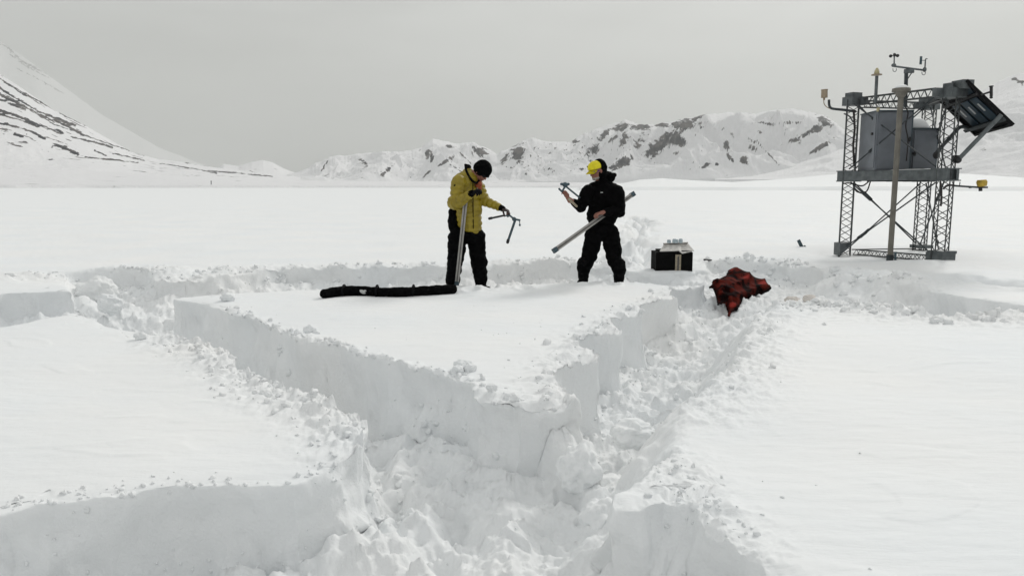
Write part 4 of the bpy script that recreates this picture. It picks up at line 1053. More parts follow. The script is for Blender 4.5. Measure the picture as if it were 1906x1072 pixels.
    sn = bpy.data.objects["tmpsnow"]; sn.name = "snow_strip"; tag(sn, "thin strip of snow lying along the tower platform under the cabinets", "snow")
    # cable loops under the platform
    for k, pts in enumerate([[(1588, 341), (1592, 352), (1604, 360), (1614, 355), (1620, 338)], [(1570, 342), (1580, 341), (1592, 344), (1606, 346), (1618, 337)], [(1588, 345), (1594, 356), (1602, 359)],
                             [(1750, 338), (1752, 352), (1752, 374), (1751, 384)], [(1756, 352), (1762, 346), (1772, 345), (1777, 346)]]):
        bm = bmesh.new(); Yk = YL - .12 if k < 3 else YR - .15
        path(bm, curve([P(a, b, Yk) for a, b in pts], 6), 0.014 if k < 3 else 0.018); put("cable", bm, M_WIRE, root, smooth=True)
    bm = bmesh.new(); path(bm, curve([P(1686, 200, 14.2), P(1690, 212, 14.3), P(1686, 235, 14.55), P(1690, 262, 14.6), P(1687, 300, 14.6)], 6), 0.012); put("cable", bm, M_WIRE, root, smooth=True)
    bm = bmesh.new(); path(bm, [P(1589, 206, 15.35), P(1591, 240, 15.38), P(1588, 270, 15.38), P(1590, 310, 15.38)], 0.022); put("cable", bm, M_WIRE, root, smooth=True)
    # cone antenna
    Ya = 15.0
    bm = bmesh.new(); tube(bm, P(1629.5, 193, Ya), P(1632, 142, Ya), 0.030, seg=12); an = put("antenna_mast", bm, M_STEEL, root, smooth=False)
    bm = bmesh.new(); q = P(1631.7, 140.5, Ya); tube(bm, q, q + Vector((0, 0, .018)), 0.10, 0.095, seg=20); put("ground_plate", bm, M_TAN, an)
    bm = bmesh.new(); tube(bm, q + Vector((0, 0, .018)), q + Vector((0, 0, .10)), 0.052, 0.040, seg=16); cap(bm, q + Vector((0, 0, .09)), q + Vector((0, 0, .115)), 0.040, 0.026); put("radome", bm, M_BEIGE, an, smooth=True)
    # wind instruments
    Yw = 14.3
    bm = bmesh.new(); tube(bm, P(1685, 200, Yw), P(1687, 134, Yw), 0.033, seg=12); mast = put("wind_mast", bm, M_STEELD, root)
    bm = bmesh.new(); box(bm, P(1692, 133, Yw), (0.16, 0.07, 0.07)); bar(bm, P(1697, 136, Yw), P(1689, 148, Yw), .015, .015); put("bracket", bm, M_STEEL, mast, bevel=0.004)
    bm = bmesh.new(); tube(bm, P(1662, 123.5, Yw), P(1723, 131.5, Yw), 0.018); put("crossarm", bm, M_STEEL, mast)
    bm = bmesh.new(); ell(bm, P(1663.5, 122, Yw), (0.042, .042, .035)); tube(bm, P(1664.3, 122, Yw), P(1664.6, 101, Yw), 0.012); tube(bm, P(1664.6, 106, Yw), P(1664.6, 99.5, Yw), 0.018)
    an2 = put("anemometer", bm, M_STEEL, mast, smooth=True)
    hub = P(1664.6, 104, Yw)
    for k in range(3):
        a = math.radians(8 + 120 * k); q = hub + Vector((math.cos(a), math.sin(a), 0)) * 0.066
        bm = bmesh.new(); tube(bm, hub, q, 0.006, seg=6); ell(bm, q, 0.030, None, 12, 8); put("cup", bm, M_RUBBER, an2, smooth=True)
    bm = bmesh.new(); ell(bm, P(1721, 130, Yw), (0.034, .034, .045)); tube(bm, P(1721.5, 129, Yw), P(1722.5, 112, Yw), 0.012); path(bm, [P(1722.5, 112, Yw), P(1723.5, 110, Yw), P(1726, 110, Yw)], 0.010)
    vn = put("wind_vane", bm, M_STEEL, mast, smooth=True)
    bm = bmesh.new(); box(bm, P(1714, 113, Yw), (0.040, 0.016, 0.145)); tube(bm, P(1714, 113, Yw), P(1722.5, 113, Yw), 0.006); put("vane_plate", bm, M_TEAL, vn, bevel=0.003)
    for xx, yy in ((1665, 128), (1719, 134)):
        bm = bmesh.new(); path(bm, curve([P(xx - 3, yy, Yw), P(xx - 2.5, yy + 4.5, Yw), P(xx + 1, yy + 6, Yw), P(xx + 3.5, yy + 3, Yw), P(xx + 3, yy, Yw)], 5), 0.006); put("cable_loop", bm, M_STEEL, mast, smooth=True)
    # left sensor on its bent arm
    Ys = 15.4
    bm = bmesh.new(); path(bm, curve([P(1593, 208, Ys), P(1570, 205, Ys), P(1552, 203, Ys), P(1546, 201, Ys), P(1543.5, 196, Ys), P(1543, 186, Ys)], 6), 0.026); arm = put("sensor_arm", bm, M_STEELD, root, smooth=True)
    bm = bmesh.new(); tube(bm, P(1534.3, 182.5, Ys), P(1534.6, 168, Ys), 0.062, 0.060, seg=18); tube(bm, P(1534.6, 168.2, Ys), P(1534.6, 167, Ys), 0.068, seg=18); put("sensor_housing", bm, M_TAN, arm)
    bm = bmesh.new(); path(bm, curve([P(1534, 183, Ys), P(1533.5, 192, Ys), P(1538, 199, Ys), P(1546, 203, Ys)], 6), 0.009); tube(bm, P(1533.8, 182, Ys), P(1533.8, 187, Ys), 0.02); put("sensor_cable", bm, M_TAN, arm, smooth=True)
    bm = bmesh.new(); path(bm, curve([P(1571, 212, Ys), P(1581, 217, Ys), P(1588, 228, Ys)], 6), 0.014); put("sensor_cable", bm, M_CHORD, arm, smooth=True)
    # yellow sensor low on the right
    Yy = YR
    bm = bmesh.new(); tube(bm, P(1776, 346, Yy), P(1822, 349, Yy), 0.017); tube(bm, P(1786, 346, Yy), P(1787, 339, Yy), 0.007); tube(bm, P(1806, 347, Yy), P(1806, 350.5, Yy), 0.024); a2 = put("sensor_arm", bm, M_STEELD, root)
    bm = bmesh.new(); tube(bm, P(1828, 347, Yy), P(1827.5, 339, Yy), 0.075, 0.088, seg=18); tube(bm, P(1827.5, 339, Yy), P(1827.5, 335, Yy), 0.088, 0.070, seg=18); put("sensor_housing", bm, M_YSENS, a2, bevel=0.006)
    bm = bmesh.new(); tube(bm, P(1825, 356, Yy), P(1825, 346.5, Yy), 0.030, seg=12); box(bm, P(1832, 349, Yy), (0.10, 0.05, 0.03)); put("sensor_head", bm, M_RUBBER, a2)
    # solar panel seen from behind
    A = P(1800, 149, 13.1); B = P(1887.5, 232.5, 12.9); C = P(1817.5, 252, 14.4); D = A + C - B
    n = (B - A).cross(D - A).normalized()
    if n.dot(Vector((0, 0, EYE)) - A) < 0: n = -n            # the back of the panel faces down, towards the photographer
    def pp(s, t, h=0.0): return A + (B - A) * s + (D - A) * t + n * h
    def slab(bm, s0, s1, t0, t1, h0, h1):
        q = [[bm.verts.new(pp(s, t, h)) for s, t in ((s0, t0), (s1, t0), (s1, t1), (s0, t1))] for h in (h0, h1)]
        bm.faces.new(q[0]); bm.faces.new(q[1])
        for k in range(4): bm.faces.new((q[0][k], q[0][(k + 1) % 4], q[1][(k + 1) % 4], q[1][k]))
    bm = bmesh.new(); slab(bm, 0, 1, 0, 1, -0.02, 0.0); sp = put("solar_panel", bm, M_PANEL, root)
    bm = bmesh.new()
    for s0, s1, t0, t1 in ((0, 1, 0, .035), (0, 1, .965, 1), (0, .04, .035, .965), (.96, 1, .035, .965)): slab(bm, s0, s1, t0, t1, 0.003, 0.035)
    put("frame", bm, M_PANEL, sp)
    for t0, t1, s0, s1 in ((0.14, 0.34, .33, .80), (0.40, 0.60, .33, .80), (0.66, 0.86, .33, .80)):
        bm = bmesh.new(); slab(bm, s0, s1, t0, t1, 0.004, 0.016); cell = put("cell_strip", bm, M_PANELB, sp, bevel=0.01)
        bm = bmesh.new(); slab(bm, .44, .60, (t0 + t1) / 2 - .02, (t0 + t1) / 2 + .02, 0.018, 0.022); put("painted_glint", bm, M_LABEL_GLINT, cell)  # pale bar: a highlight on the strip, put in as a light-coloured slab
    bm = bmesh.new(); slab(bm, .07, .24, .1, .55, 0.004, 0.014); put("cell_strip", bm, M_PANELB, sp)
    bm = bmesh.new(); slab(bm, .245, .285, 0.0, 1.0, 0.036, 0.07); put("cross_rail", bm, M_RUBBER, sp)
    bm = bmesh.new(); slab(bm, .80, .86, -0.02, 1.06, 0.036, 0.075); put("cross_rail", bm, M_STEELD, sp)
    bm = bmesh.new(); box(bm, P(1792, 158, 13.25), (0.22, 0.26, 0.14), 0.2); put("bracket", bm, M_STEEL, sp, bevel=0.006)
    bm = bmesh.new(); tube(bm, P(1784, 297, YR - .1), P(1864, 214, 12.88), 0.036, seg=14); put("strut", bm, M_STEEL, sp)
    bm = bmesh.new(); ell(bm, P(1783, 298, YR - .1), 0.06); box(bm, P(1779, 296, YR), (0.10, 0.10, 0.12)); put("clamp", bm, M_RUBBER, sp)
    bm = bmesh.new(); path(bm, [P(1743, 289, 14.0), P(1745, 282, 14.0), P(1785, 238, 14.2), P(1792, 236, 14.25), P(1801, 239, 14.3)], 0.036); put("strut", bm, M_STEELD, sp, smooth=False)
    bm = bmesh.new(); ell(bm, P(1743, 289, 14.0), (0.06, .06, .07)); put("clamp", bm, M_RUBBER, sp)
    bm = bmesh.new(); tube(bm, P(1826, 177, 13.0), P(1845, 171, 13.0), 0.016); tube(bm, P(1845, 161, 13.0), P(1845, 180, 13.0), 0.024); ell(bm, P(1845, 182, 13.0), (0.026, .026, .02)); tube(bm, P(1845, 162, 13), P(1845, 160, 13), 0.034); put("probe", bm, M_RUBBER, sp)
tower()

def tall_pole():
    a, b = P(1657, 487, 13.75), P(1676.5, 170, 13.75); a.x = b.x = (a.x + b.x) / 2; a.z -= .2
    r = thing("pole", "tall tan steel pole with snow-capped round plate standing in front of the lattice tower", "pole", a)
    bm = bmesh.new(); tube(bm, a, b, 0.048, seg=18); put("shaft", bm, M_POLE, r, smooth=False)
    bm = bmesh.new(); tube(bm, b - Vector((0, 0, .01)), b + Vector((0, 0, .045)), 0.155, 0.150, seg=22); tube(bm, b - Vector((0, 0, .11)), b - Vector((0, 0, .01)), 0.06, 0.12, seg=22); put("cap_plate", bm, M_POLE, r, bevel=0.004)
    z = G(1657, 482, 0).z
    bm = bmesh.new(); tube(bm, Vector((a.x, a.y, 0.0)), Vector((a.x, a.y, 0.12)), 0.062, seg=18); put("base_sleeve", bm, M_STEELD, r)
    bm = bmesh.new(); ell(bm, b + Vector((0, 0, .045)), (0.115, 0.115, 0.07)); bmesh.ops.bisect_plane(bm, geom=bm.verts[:] + bm.edges[:] + bm.faces[:], plane_co=b + Vector((0, 0, .048)), plane_no=Vector((0, 0, -1)), clear_outer=True)
    bmesh.ops.holes_fill(bm, edges=[e for e in bm.edges if e.is_boundary])
    tag(put("snow_mound", bm, M_SNOW, None, smooth=True, base=b + Vector((0, 0, .045))), "small white mound of snow on the tall pole's top plate", "snow")
    s = P(1667, 484, 13.6)
    bm = bmesh.new(); tube(bm, s - Vector((0, 0, .15)), P(1667, 469, 13.6), 0.020, seg=10); tube(bm, P(1667, 472, 13.6), P(1667, 469, 13.6), 0.028, seg=10)
    tag(put("stake", bm, M_TEAL, None, base=s), "short dark stake in the snow right beside the tall pole's foot", "stake")
tall_pole()

# ------------------------------------------------------------------ black case with instrument on top
def case():
    c = G(1255, 499); c.z = gz(c.x, c.y); Yc = c.y - 0.12
    p = lambda x, y, dy=0: P(x, y, Yc + dy)
    r = thing("equipment_case", "black case with tan strap and grey lid, clear jars on top, standing on the snow", "case", c)
    zb, zt = p(1255, 501).z - 0.06, p(1255, 470).z
    x0, x1 = p(1221, 480).x, p(1289.5, 480).x
    bm = bmesh.new(); box(bm, ((x0 + x1) / 2, Yc + .22, (zb + zt) / 2), (x1 - x0, 0.44, zt - zb)); put("case_body", bm, M_CASE, r, bevel=0.02)
    bm = bmesh.new(); a, b = p(1229, 470), p(1288, 466.5); box(bm, ((a.x + b.x) / 2 , Yc + .22, (zt + b.z) / 2), (b.x - a.x, 0.42, b.z - zt - .002)); put("upper_tier", bm, M_CASE, r, bevel=0.01)
    bm = bmesh.new(); box(bm, (p(1262, 487).x, Yc - .008, (zb + p(1262, 474).z) / 2), (p(1267.5, 487).x - p(1257, 487).x, 0.014, p(1262, 474).z - zb)); st = put("strap", bm, M_TANW, r)
    bm = bmesh.new(); box(bm, (p(1262, 487).x, Yc - .018, (zb + p(1262, 476).z) / 2), (0.028, 0.006, p(1262, 478).z - zb)); put("stitching", bm, M_ALUD, st)
    # sloping lid panels
    def quad(pts, th, nm, mat, par=r):
        bm = bmesh.new(); q0 = [bm.verts.new(Vector(q)) for q in pts]; q1 = [bm.verts.new(Vector(q) + Vector((0, 0, -th))) for q in pts]
        bm.faces.new(q0); bm.faces.new(q1)
        for k in range(len(pts)): bm.faces.new((q0[k], q0[(k + 1) % len(pts)], q1[(k + 1) % len(pts)], q1[k]))
        return put(nm, bm, mat, par)
    ld = quad([p(1228, 467, -.03), p(1264, 466, -.03), p(1268, 453.5, .24), p(1236, 454.5, .24)], 0.014, "lid", M_GREYLID)
    quad([p(1264, 466.5, -.035), p(1270, 471, -.035), p(1291.5, 466, .02), p(1281, 453.5, .24), p(1268, 453.8, .24)], 0.014, "lid_flap", M_GREYLID)
    quad([p(1234, 452.5, .20), p(1281, 450.5, .2), p(1278, 454, .3), p(1236, 455, .3)], 0.012, "tray", M_GREYLID)
    for x, s in ((1245, 1.0), (1255, 1.25), (1259, 1.1), (1267, 1.3)):
        q = p(x, 452.5, .22); bm = bmesh.new(); tube(bm, q, q + Vector((0, 0, .045 * s)), 0.034, seg=14); tube(bm, q + Vector((0, 0, .045 * s)), q + Vector((0, 0, .056 * s)), 0.027, seg=14)
        put("jar", bm, M_CLEAR, r)
    return r
case()

# ------------------------------------------------------------------ long black bag
def long_bag():
    pts = [(603, 551), (625, 548), (660, 546), (700, 547), (740, 546), (775, 543), (810, 540), (842, 537)]
    cs = []
    for x, y in pts:
        g = G(x, y + 8.5); g.z = gz(g.x, g.y) + 0.055; g.y += 0.05; cs.append(g)
    cs = curve(cs, 5)
    r = thing("long_bag", "long thin black fabric bag lying on the snow at the feet of the yellow jacket", "bag", Vector((cs[0].x, cs[0].y, cs[0].z - .06)))
    bm = bmesh.new()
    for a, b in zip(cs[:-1], cs[1:]):
        cap(bm, a, b, 0.062 + 0.010 * mnoise.noise(a * 3), 0.062 + 0.010 * mnoise.noise(b * 3))
        cap(bm, a + Vector((0, .06, -.012)), b + Vector((0, .06, -.012)), 0.052, 0.052)
    melt("bag_body", bm, M_BLACK, r, voxel=0.010, smooth=3, wrinkle=0.010, wscale=12)
    for x in (640, 700, 770):
        g = min(cs, key=lambda c: abs(pix(np.array([[c.x, c.y, c.z]]))[0][0] - x)); bm = bmesh.new()
        ring = [g + Vector((0, .03, 0)) + Vector((0, math.cos(a) * .108, math.sin(a) * .075)) for a in np.linspace(0, 2 * math.pi, 20)]
        path(bm, ring, 0.012); put("strap", bm, M_BLACK2, r, smooth=True)
    e = cs[-1]
    bm = bmesh.new(); path(bm, curve([e + Vector((0.03, 0, 0)), pyl(845, 541, -.35), pyl(852, 538, -.35), pyl(858, 537, -.35), pyl(861, 540, -.35)], 5), 0.014); put("pull_cord", bm, M_BLACK2, r, smooth=True)
    g = min(cs, key=lambda c: abs(pix(np.array([[c.x, c.y, c.z]]))[0][0] - 678)); bm = bmesh.new()
    ell(bm, g + Vector((0.0, -0.062, 0.0)), (0.040, 0.012, 0.022), Matrix.Rotation(0.5, 3, 'Y')); ell(bm, g + Vector((0.03, -0.062, 0.012)), (0.02, 0.01, 0.012))
    put("tag", bm, M_LABEL_GLINT, r, smooth=True)
long_bag()

# ------------------------------------------------------------------ crumpled dark red jacket
CL = [(1365, 499), (1378, 502), (1403, 514), (1422, 521), (1436, 538), (1430, 544), (1418, 549), (1412, 548), (1397, 558), (1383, 559), (1378, 568), (1373, 578), (1363, 581),
      (1357, 588), (1351, 571), (1348, 566), (1336, 568), (1333.5, 559), (1329, 543), (1326, 537), (1317.5, 535), (1324, 531), (1326, 522), (1336, 521), (1351, 514), (1354.5, 504)]
def red_cloth():
    xs = np.linspace(1316, 1438, 123); ys = np.linspace(497, 590, 94)
    Xg, Yg = np.meshgrid(xs, ys); poly = CL
    dd = sdf_poly(Xg.ravel(), Yg.ravel(), poly).reshape(Xg.shape)
    vid = {}; bm = bmesh.new(); trim = []; lit_patch = []
    top, bot = P(1365, 499, 10.75), P(1357, 588, 9.35)
    for j in range(len(ys)):
        for i in range(len(xs)):
            if dd[j, i] < 0.4:
                t = (ys[j] - 499) / 89.0
                Yd = 10.65 - 1.15 * t + 0.25 * (xs[i] - 1375) / 60
                q = P(xs[i], ys[j], Yd)
                h = 0.09 * min(1, max(0, -dd[j, i]) / 10) ** 0.6
                n1 = 1 - abs(mnoise.noise(Vector((xs[i] / 34 + ys[j] / 60, ys[j] / 26, 1.7)))) * 4; n2 = 1 - abs(mnoise.noise(Vector((xs[i] / 22 - ys[j] / 30, ys[j] / 15, 4)))) * 3
                h += (0.036 * n1 + 0.012 * n2) * min(1, max(0, -dd[j, i]) / 5 + .25)
                v = bm.verts.new(q + Vector((0, -0.75, 0.66)) * h); vid[(i, j)] = v
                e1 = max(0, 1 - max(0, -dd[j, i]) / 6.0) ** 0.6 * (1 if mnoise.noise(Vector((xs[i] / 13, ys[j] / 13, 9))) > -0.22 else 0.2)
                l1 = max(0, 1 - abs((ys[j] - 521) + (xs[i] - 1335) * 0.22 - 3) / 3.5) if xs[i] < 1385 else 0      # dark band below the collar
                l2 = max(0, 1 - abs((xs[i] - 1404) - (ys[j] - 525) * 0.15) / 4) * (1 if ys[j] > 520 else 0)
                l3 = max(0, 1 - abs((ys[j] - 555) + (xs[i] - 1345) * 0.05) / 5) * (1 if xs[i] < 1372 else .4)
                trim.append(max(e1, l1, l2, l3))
                pt = max([math.exp(-(((xs[i] - cx) / rx) ** 2 + ((ys[j] - cy) / ry) ** 2) ** 2) for cx, cy, rx, ry in ((1357, 508, 5, 4), (1417, 534, 8, 4), (1362, 571, 7, 3.5), (1386, 523, 6, 4))])
                lit_patch.append(pt)  # brighter red spots: fabric catching light, painted into the colour
    for (i, j), v in vid.items():
        if (i + 1, j) in vid and (i, j + 1) in vid and (i + 1, j + 1) in vid:
            bm.faces.new((v, vid[(i + 1, j)], vid[(i + 1, j + 1)], vid[(i, j + 1)]))
    lay = bm.verts.layers.float.new("trim")
    lay2 = bm.verts.layers.float.new("lit_patch")
    for v, t, t2 in zip(bm.verts, trim, lit_patch): v[lay] = t; v[lay2] = t2
    bmesh.ops.delete(bm, geom=[v for v in bm.verts if not v.link_faces], context='VERTS')
    bmesh.ops.recalc_face_normals(bm, faces=bm.faces)
    bmesh.ops.solidify(bm, geom=bm.faces[:], thickness=0.03)
    m, nt, b, o = new_mat("dark_red_and_black_nylon"); L = nt.links.new
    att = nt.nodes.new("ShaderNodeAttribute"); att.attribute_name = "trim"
    tcn = nt.nodes.new("ShaderNodeTexCoord"); n = nt.nodes.new("ShaderNodeTexNoise"); n.inputs["Scale"].default_value = 7; n.inputs["Detail"].default_value = 4
    L(tcn.outputs["Object"], n.inputs["Vector"])
    r = nt.nodes.new("ShaderNodeValToRGB"); r.color_ramp.elements[0].position = 0.42; r.color_ramp.elements[1].position = 0.54
    r.color_ramp.elements[0].color = (0.006, 0.001, 0.001, 1); r.color_ramp.elements[1].color = (0.085, 0.010, 0.006, 1)
    L(n.outputs["Fac"], r.inputs["Fac"])
    at2 = nt.nodes.new("ShaderNodeAttribute"); at2.attribute_name = "lit_patch"
    m0 = nt.nodes.new("ShaderNodeMix"); m0.data_type = 'RGBA'; L(at2.outputs["Fac"], m0.inputs["Factor"]); L(r.outputs["Color"], m0.inputs[6]); m0.inputs[7].default_value = (0.25, 0.03, 0.024, 1)
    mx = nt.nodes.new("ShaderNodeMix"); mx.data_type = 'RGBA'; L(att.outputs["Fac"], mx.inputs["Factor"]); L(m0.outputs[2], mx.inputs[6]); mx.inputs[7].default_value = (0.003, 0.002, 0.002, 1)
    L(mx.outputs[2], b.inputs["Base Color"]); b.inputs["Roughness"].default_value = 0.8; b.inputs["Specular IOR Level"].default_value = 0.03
    ob = put("crumpled_jacket", bm, m, None, smooth=True, base=P(1370, 560, 9.8))
    tag(ob, "crumpled dark red and black jacket thrown on the snow at the trench corner", "jacket")
red_cloth()

# ------------------------------------------------------------------ small distant things
def small_things():
    r = thing("snow_marker", "small tilted dark marker plate stuck in the snow left of the tower", "marker", G(1491, 461))
    q = G(1491, 461); Yq = q.y
    bm = bmesh.new(); bar(bm, P(1486, 447, Yq), P(1493, 461, Yq), 0.07, 0.03, Vector((0, 1, 0))); put("plate", bm, M_TEAL, r, bevel=0.004)
    bm = bmesh.new(); tube(bm, P(1490, 463, Yq), P(1499, 458, Yq), 0.022); put("peg", bm, M_TEAL, r)
    a = P(393, 349, 700); b = P(393, 337, 700)
    bm = bmesh.new(); tube(bm, Vector((a.x, a.y, -0.5)), b, 0.42, 0.32, seg=8); tube(bm, b - Vector((0, 0, .6)), b, 0.6, 0.6, seg=8)
    tag(put("distant_post", bm, M_STEELD, None, base=Vector((a.x, a.y, 0))), "tiny dark post on the far edge of the snow plain", "post")
    for k, (x, y) in enumerate(((1311, 483.5), (1318.5, 484.5))):
        q = G(x, y, 0.05); bm = bmesh.new(); cap(bm, q, q + Vector((0.06, 0.02, 0.0)), 0.018, 0.012, 8)
        tag(put("pebble", bm, M_RUBBER, None, smooth=True, base=q), ["tiny dark pebble on the snow to the right of the black case", "tiny dark pebble nearest the crumpled jacket on the trench rim"][k], "pebble")
small_things()

# ------------------------------------------------------------------ loose snow
def clod(name, c, s, seed, sub=3, mat=None):
    bm = bmesh.new(); bmesh.ops.create_icosphere(bm, subdivisions=sub, radius=1)
    sv = Vector((seed * 3.1, seed * 1.7, seed * .9))
    for v in bm.verts:
        n = v.co.copy(); f = 1 + 0.35 * mnoise.noise(n * 1.1 + sv) + 0.22 * mnoise.noise(n * 2.6 + sv) + 0.10 * mnoise.noise(n * 6 + sv)
        v.co = Vector(c) + Vector((n.x * s[0], n.y * s[1], n.z * s[2])) * f
    return put(name, bm, mat or M_SNOW, None, smooth=True, base=c)
def clods():
    M_DIRTY = simple("sandy_dirty_snow", (0.66, 0.62, 0.58), 0.9, var=0.1, scale=8)
    for k, (x, y, s, lab, m) in enumerate([
        (852, 698, 0.045, "left clod of the snow cluster on the rim in front of the middle block", None),
        (862, 692, 0.060, "largest clod of the snow cluster on the rim of the middle block", None),
        (876, 695, 0.042, "right clod of the snow cluster on the rim of the middle block", None),
        (497, 742, 0.040, "lone snow clod on the left block below its crumbly rim", None),
        (424, 563, 0.085, "rounded snow clod at the far left tip of the middle block", None),
        (262, 628, 0.060, "snow clod on the left block beside the far pit", None),
        (519, 746, 0.02, "very small snow crumb beside the lone clod on the left block", None),
        (576, 622, 0.06, "snow clod sitting on the left rim of the middle block", None),
        (915, 741, 0.035, "snow clod at the edge near the front corner of the middle block", None),
        (1476, 529, 0.11, "sandy coloured snow lump right of the crumpled jacket", M_DIRTY),
        (1508, 532, 0.08, "paler sandy snow lump farther right of the crumpled jacket", M_DIRTY),
        (1855, 578, 0.22, "broad snow lump on the trench edge at the far right", None),
        (1345, 905, 0.0, "", None)]):
        if not s: continue
        g = G(x, y); g.z = gz(g.x, g.y) + s * 0.45
        tag(clod("snow_clod", g, (s, s * .85, s * .75), k + 1, 4, m), lab, "snow clod")
    # big blocks inside the trenches
    for k, (x, y, Yd, s, lab) in enumerate([
        (1075, 872, 4.15, (0.115, 0.12, 0.13), "big rounded snow boulder below the front corner of the middle block"),
        (1122, 985, 3.85, (0.12, 0.14, 0.15), "large smooth snow mass at the foot of the front corner"),
        (1150, 905, 4.4, (0.10, 0.12, 0.07), "snow lump in the narrow right trench behind the boulder"),
        (1180, 810, 5.0, (0.16, 0.12, 0.10), "snow lump halfway along the right trench floor"),
        (205, 566, 9.6, (0.16, 0.14, 0.13), "slumped snow lump low in the far left pit"),
        (180, 545, 10.6, (0.26, 0.2, 0.22), "square slumped snow block at the back of the far left pit")]):
        tag(clod("snow_block", P(x, y, Yd), s, k + 40, 5), lab, "snow block")
    # crumbs
    R = random.Random(11)
    tb = bmesh.new(); bmesh.ops.create_icosphere(tb, subdivisions=2, radius=1)
    tv = np.array([v.co[:] for v in tb.verts]); tf = np.array([[v.index for v in f.verts] for f in tb.faces]); tb.free()
    VV, FF = [], []
    def scatter(line, wid, n, s0, s1, side=0.0):
        L_ = [math.dist(a, b) for a, b in zip(line, line[1:])]; T = sum(L_)
        for _ in range(n):
            t = R.random() * T; i = 0
            while i < len(L_) - 1 and t > L_[i]: t -= L_[i]; i += 1
            (ax, ay), (bx, by) = line[i], line[i + 1]; f = t / max(L_[i], 1e-6)
            nx, ny = -(by - ay) / L_[i], (bx - ax) / L_[i]
            o = R.gauss(0, wid) + side
            x, y = ax + (bx - ax) * f + nx * o, ay + (by - ay) * f + ny * o
            s = s0 + (s1 - s0) * R.random() ** 3
            z = gz(x, y) + s * 0.12
            M3 = np.array(Matrix.Rotation(R.random() * 6, 3, 'Z') @ Matrix.Rotation(R.random() * 3, 3, 'X')) @ np.diag([s, s * R.uniform(.6, 1), s * R.uniform(.5, .9)])
            o3 = np.array([R.uniform(0, 200) for _ in range(3)])
            k = tv * 1.2 + o3
            d = 1 + 0.75 * pn3(k[:, 0], k[:, 1], k[:, 2]) + 0.3 * pn3(k[:, 0] * 2.3, k[:, 1] * 2.3, k[:, 2] * 2.3)
            FF.append(tf + len(VV) * len(tv)); VV.append((tv * d[:, None]) @ M3.T + np.array([x, y, z]))
    scatter(B_RUB, 0.15, 300, 0.007, 0.032); scatter(A_RUB, 0.2, 300, 0.009, 0.045); scatter(C_RUB, 0.24, 60, 0.008, 0.035, -0.1)
    scatter(A_LRUB, 0.07, 200, 0.007, 0.036); scatter(F_RUB, 0.25, 380, 0.015, 0.06); scatter(F_RUB2, 0.25, 200, 0.02, 0.08); scatter(C_BRUB, 0.25, 180, 0.015, 0.07)
    scatter(CF_RUB, 0.10, 80, 0.006, 0.022); scatter(gl([(0, 940), (250, 910), (540, 896), (650, 860)]), 0.05, 160, 0.005, 0.018)
    scatter([tuple(G(700, 1060, -.45).xy), tuple(G(800, 900, -.45).xy), tuple(G(700, 820, -.45).xy)], 0.35, 70, 0.006, 0.028)
    scatter([tuple(G(1130, 930, -.45).xy), tuple(G(1200, 760, -.45).xy), tuple(G(1300, 620, -.45).xy)], 0.2, 60, 0.010, 0.035)
    scatter(gl([(400, 760), (900, 650), (1100, 640)]), 1.6, 60, 0.006, 0.014)
    me = bpy.data.meshes.new("snow_crumbs"); me.from_pydata(np.concatenate(VV).tolist(), [], np.concatenate(FF).tolist())
    me.polygons.foreach_set("use_smooth", [True] * len(me.polygons)); me.materials.append(M_SNOW)
    o = link(bpy.data.objects.new("snow_crumbs", me))
    o["kind"] = "stuff"
clods()
HAZE = 1.0e-4
HAZE_COL = (0.80, 0.815, 0.80, 1)
CLO, CHI = 2.9, 6.6
SKY_LO, SKY_HI = 0.8, 2.0
SUN_E = 2.3
EXPO = -0.15

# ------------------------------------------------------------------ sky, sun, haze
SUN_EL, SUN_AZ = math.radians(36), math.radians(34)     # ahead of the camera, a little to the right, behind cloud
world = bpy.data.worlds.new("World"); scene.world = world; world.use_nodes = True
nt = world.node_tree; nt.nodes.clear(); L = nt.links.new
out = nt.nodes.new("ShaderNodeOutputWorld"); bg = nt.nodes.new("ShaderNodeBackground")
sky = nt.nodes.new("ShaderNodeTexSky"); sky.sky_type = 'NISHITA'; sky.sun_disc = False
sky.sun_elevation = SUN_EL; sky.sun_rotation = SUN_AZ; sky.dust_density = 4; sky.air_density = 1.5
hs = nt.nodes.new("ShaderNodeHueSaturation"); hs.inputs["Saturation"].default_value = 0.10
L(sky.outputs["Color"], hs.inputs["Color"])
# cloud deck: soft grey-green / mauve patches and streaks
tc = nt.nodes.new("ShaderNodeTexCoord")
mp = nt.nodes.new("ShaderNodeMapping"); mp.inputs["Scale"].default_value = (1.0, 1.0, 4.5)
L(tc.outputs["Generated"], mp.inputs["Vector"])
n = nt.nodes.new("ShaderNodeTexNoise"); n.inputs["Scale"].default_value = 2.3; n.inputs["Detail"].default_value = 5; n.inputs["Roughness"].default_value = 0.45
L(mp.outputs["Vector"], n.inputs["Vector"])
ramp = nt.nodes.new("ShaderNodeValToRGB")
ramp.color_ramp.elements[0].position = 0.35; ramp.color_ramp.elements[1].position = 0.65
ramp.color_ramp.elements[0].color = (CLO, CLO * 1.0, CLO * 0.985, 1); ramp.color_ramp.elements[1].color = (CHI, CHI * 1.012, CHI, 1)
L(n.outputs["Fac"], ramp.inputs["Fac"])
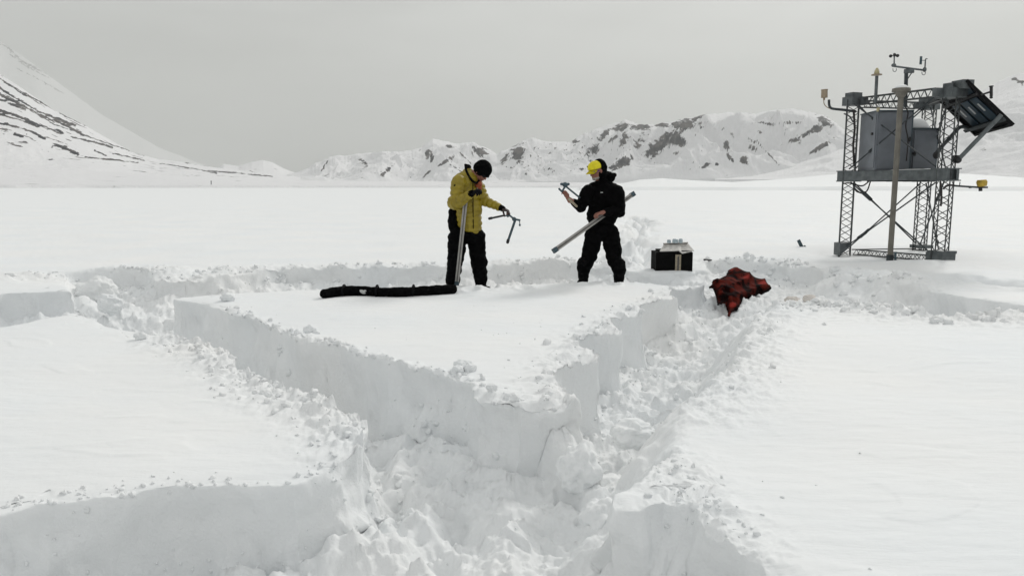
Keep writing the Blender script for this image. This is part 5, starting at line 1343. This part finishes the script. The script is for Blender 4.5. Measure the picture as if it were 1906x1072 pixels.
# brighter towards the zenith, as under any overcast
sx = nt.nodes.new("ShaderNodeSeparateXYZ"); L(tc.outputs["Generated"], sx.inputs[0])
mr = nt.nodes.new("ShaderNodeMapRange"); mr.inputs["From Min"].default_value = 0.0; mr.inputs["From Max"].default_value = 0.5
mr.inputs["To Min"].default_value = SKY_LO; mr.inputs["To Max"].default_value = SKY_HI
L(sx.outputs["Z"], mr.inputs["Value"])
ml = nt.nodes.new("ShaderNodeVectorMath"); ml.operation = 'SCALE'
L(ramp.outputs["Color"], ml.inputs[0]); L(mr.outputs["Result"], ml.inputs["Scale"])
mx = nt.nodes.new("ShaderNodeMix"); mx.data_type = 'RGBA'; mx.inputs["Factor"].default_value = 0.80
L(hs.outputs["Color"], mx.inputs[6]); L(ml.outputs["Vector"], mx.inputs[7])
L(mx.outputs[2], bg.inputs["Color"]); bg.inputs["Strength"].default_value = 0.10
L(bg.outputs[0], out.inputs["Surface"])

sd = bpy.data.lights.new("sun", 'SUN'); sd.energy = SUN_E; sd.angle = math.radians(10); sd.color = (1.0, 0.97, 0.93)
so = bpy.data.objects.new("sun", sd); COL.objects.link(so)
dv = Vector((math.sin(SUN_AZ) * math.cos(SUN_EL), math.cos(SUN_AZ) * math.cos(SUN_EL), math.sin(SUN_EL)))
so.rotation_euler = dv.to_track_quat('Z', 'Y').to_euler(); so.location = dv * 50

if HAZE:
    bm = bmesh.new(); bmesh.ops.create_cube(bm, size=1)
    me = bpy.data.meshes.new("haze"); 
    lo = Vector((-16000, -400, -60)); hi = Vector((16000, 26000, 3500))
    for v in bm.verts:
        v.co = Vector([lo[i] if v.co[i] < 0 else hi[i] for i in range(3)])
    bm.to_mesh(me); bm.free()
    hz = bpy.data.objects.new("haze", me); COL.objects.link(hz); hz["kind"] = "stuff"
    m = bpy.data.materials.new("haze_air"); m.use_nodes = True; t = m.node_tree; t.nodes.clear()
    o = t.nodes.new("ShaderNodeOutputMaterial"); v = t.nodes.new("ShaderNodeVolumePrincipled")
    v.inputs["Color"].default_value = HAZE_COL; v.inputs["Density"].default_value = HAZE
    v.inputs["Anisotropy"].default_value = 0.3
    t.links.new(v.outputs[0], o.inputs["Volume"]); me.materials.append(m)

vs = scene.view_settings
vs.view_transform = 'Standard'; vs.look = 'None'; vs.gamma = 1; vs.exposure = EXPO
scene.cycles.use_denoising = True
scene.cycles.max_bounces = 8; scene.cycles.diffuse_bounces = 4; scene.cycles.volume_bounces = 1
scene.cycles.transparent_max_bounces = 8
scene.cycles.use_adaptive_sampling = True
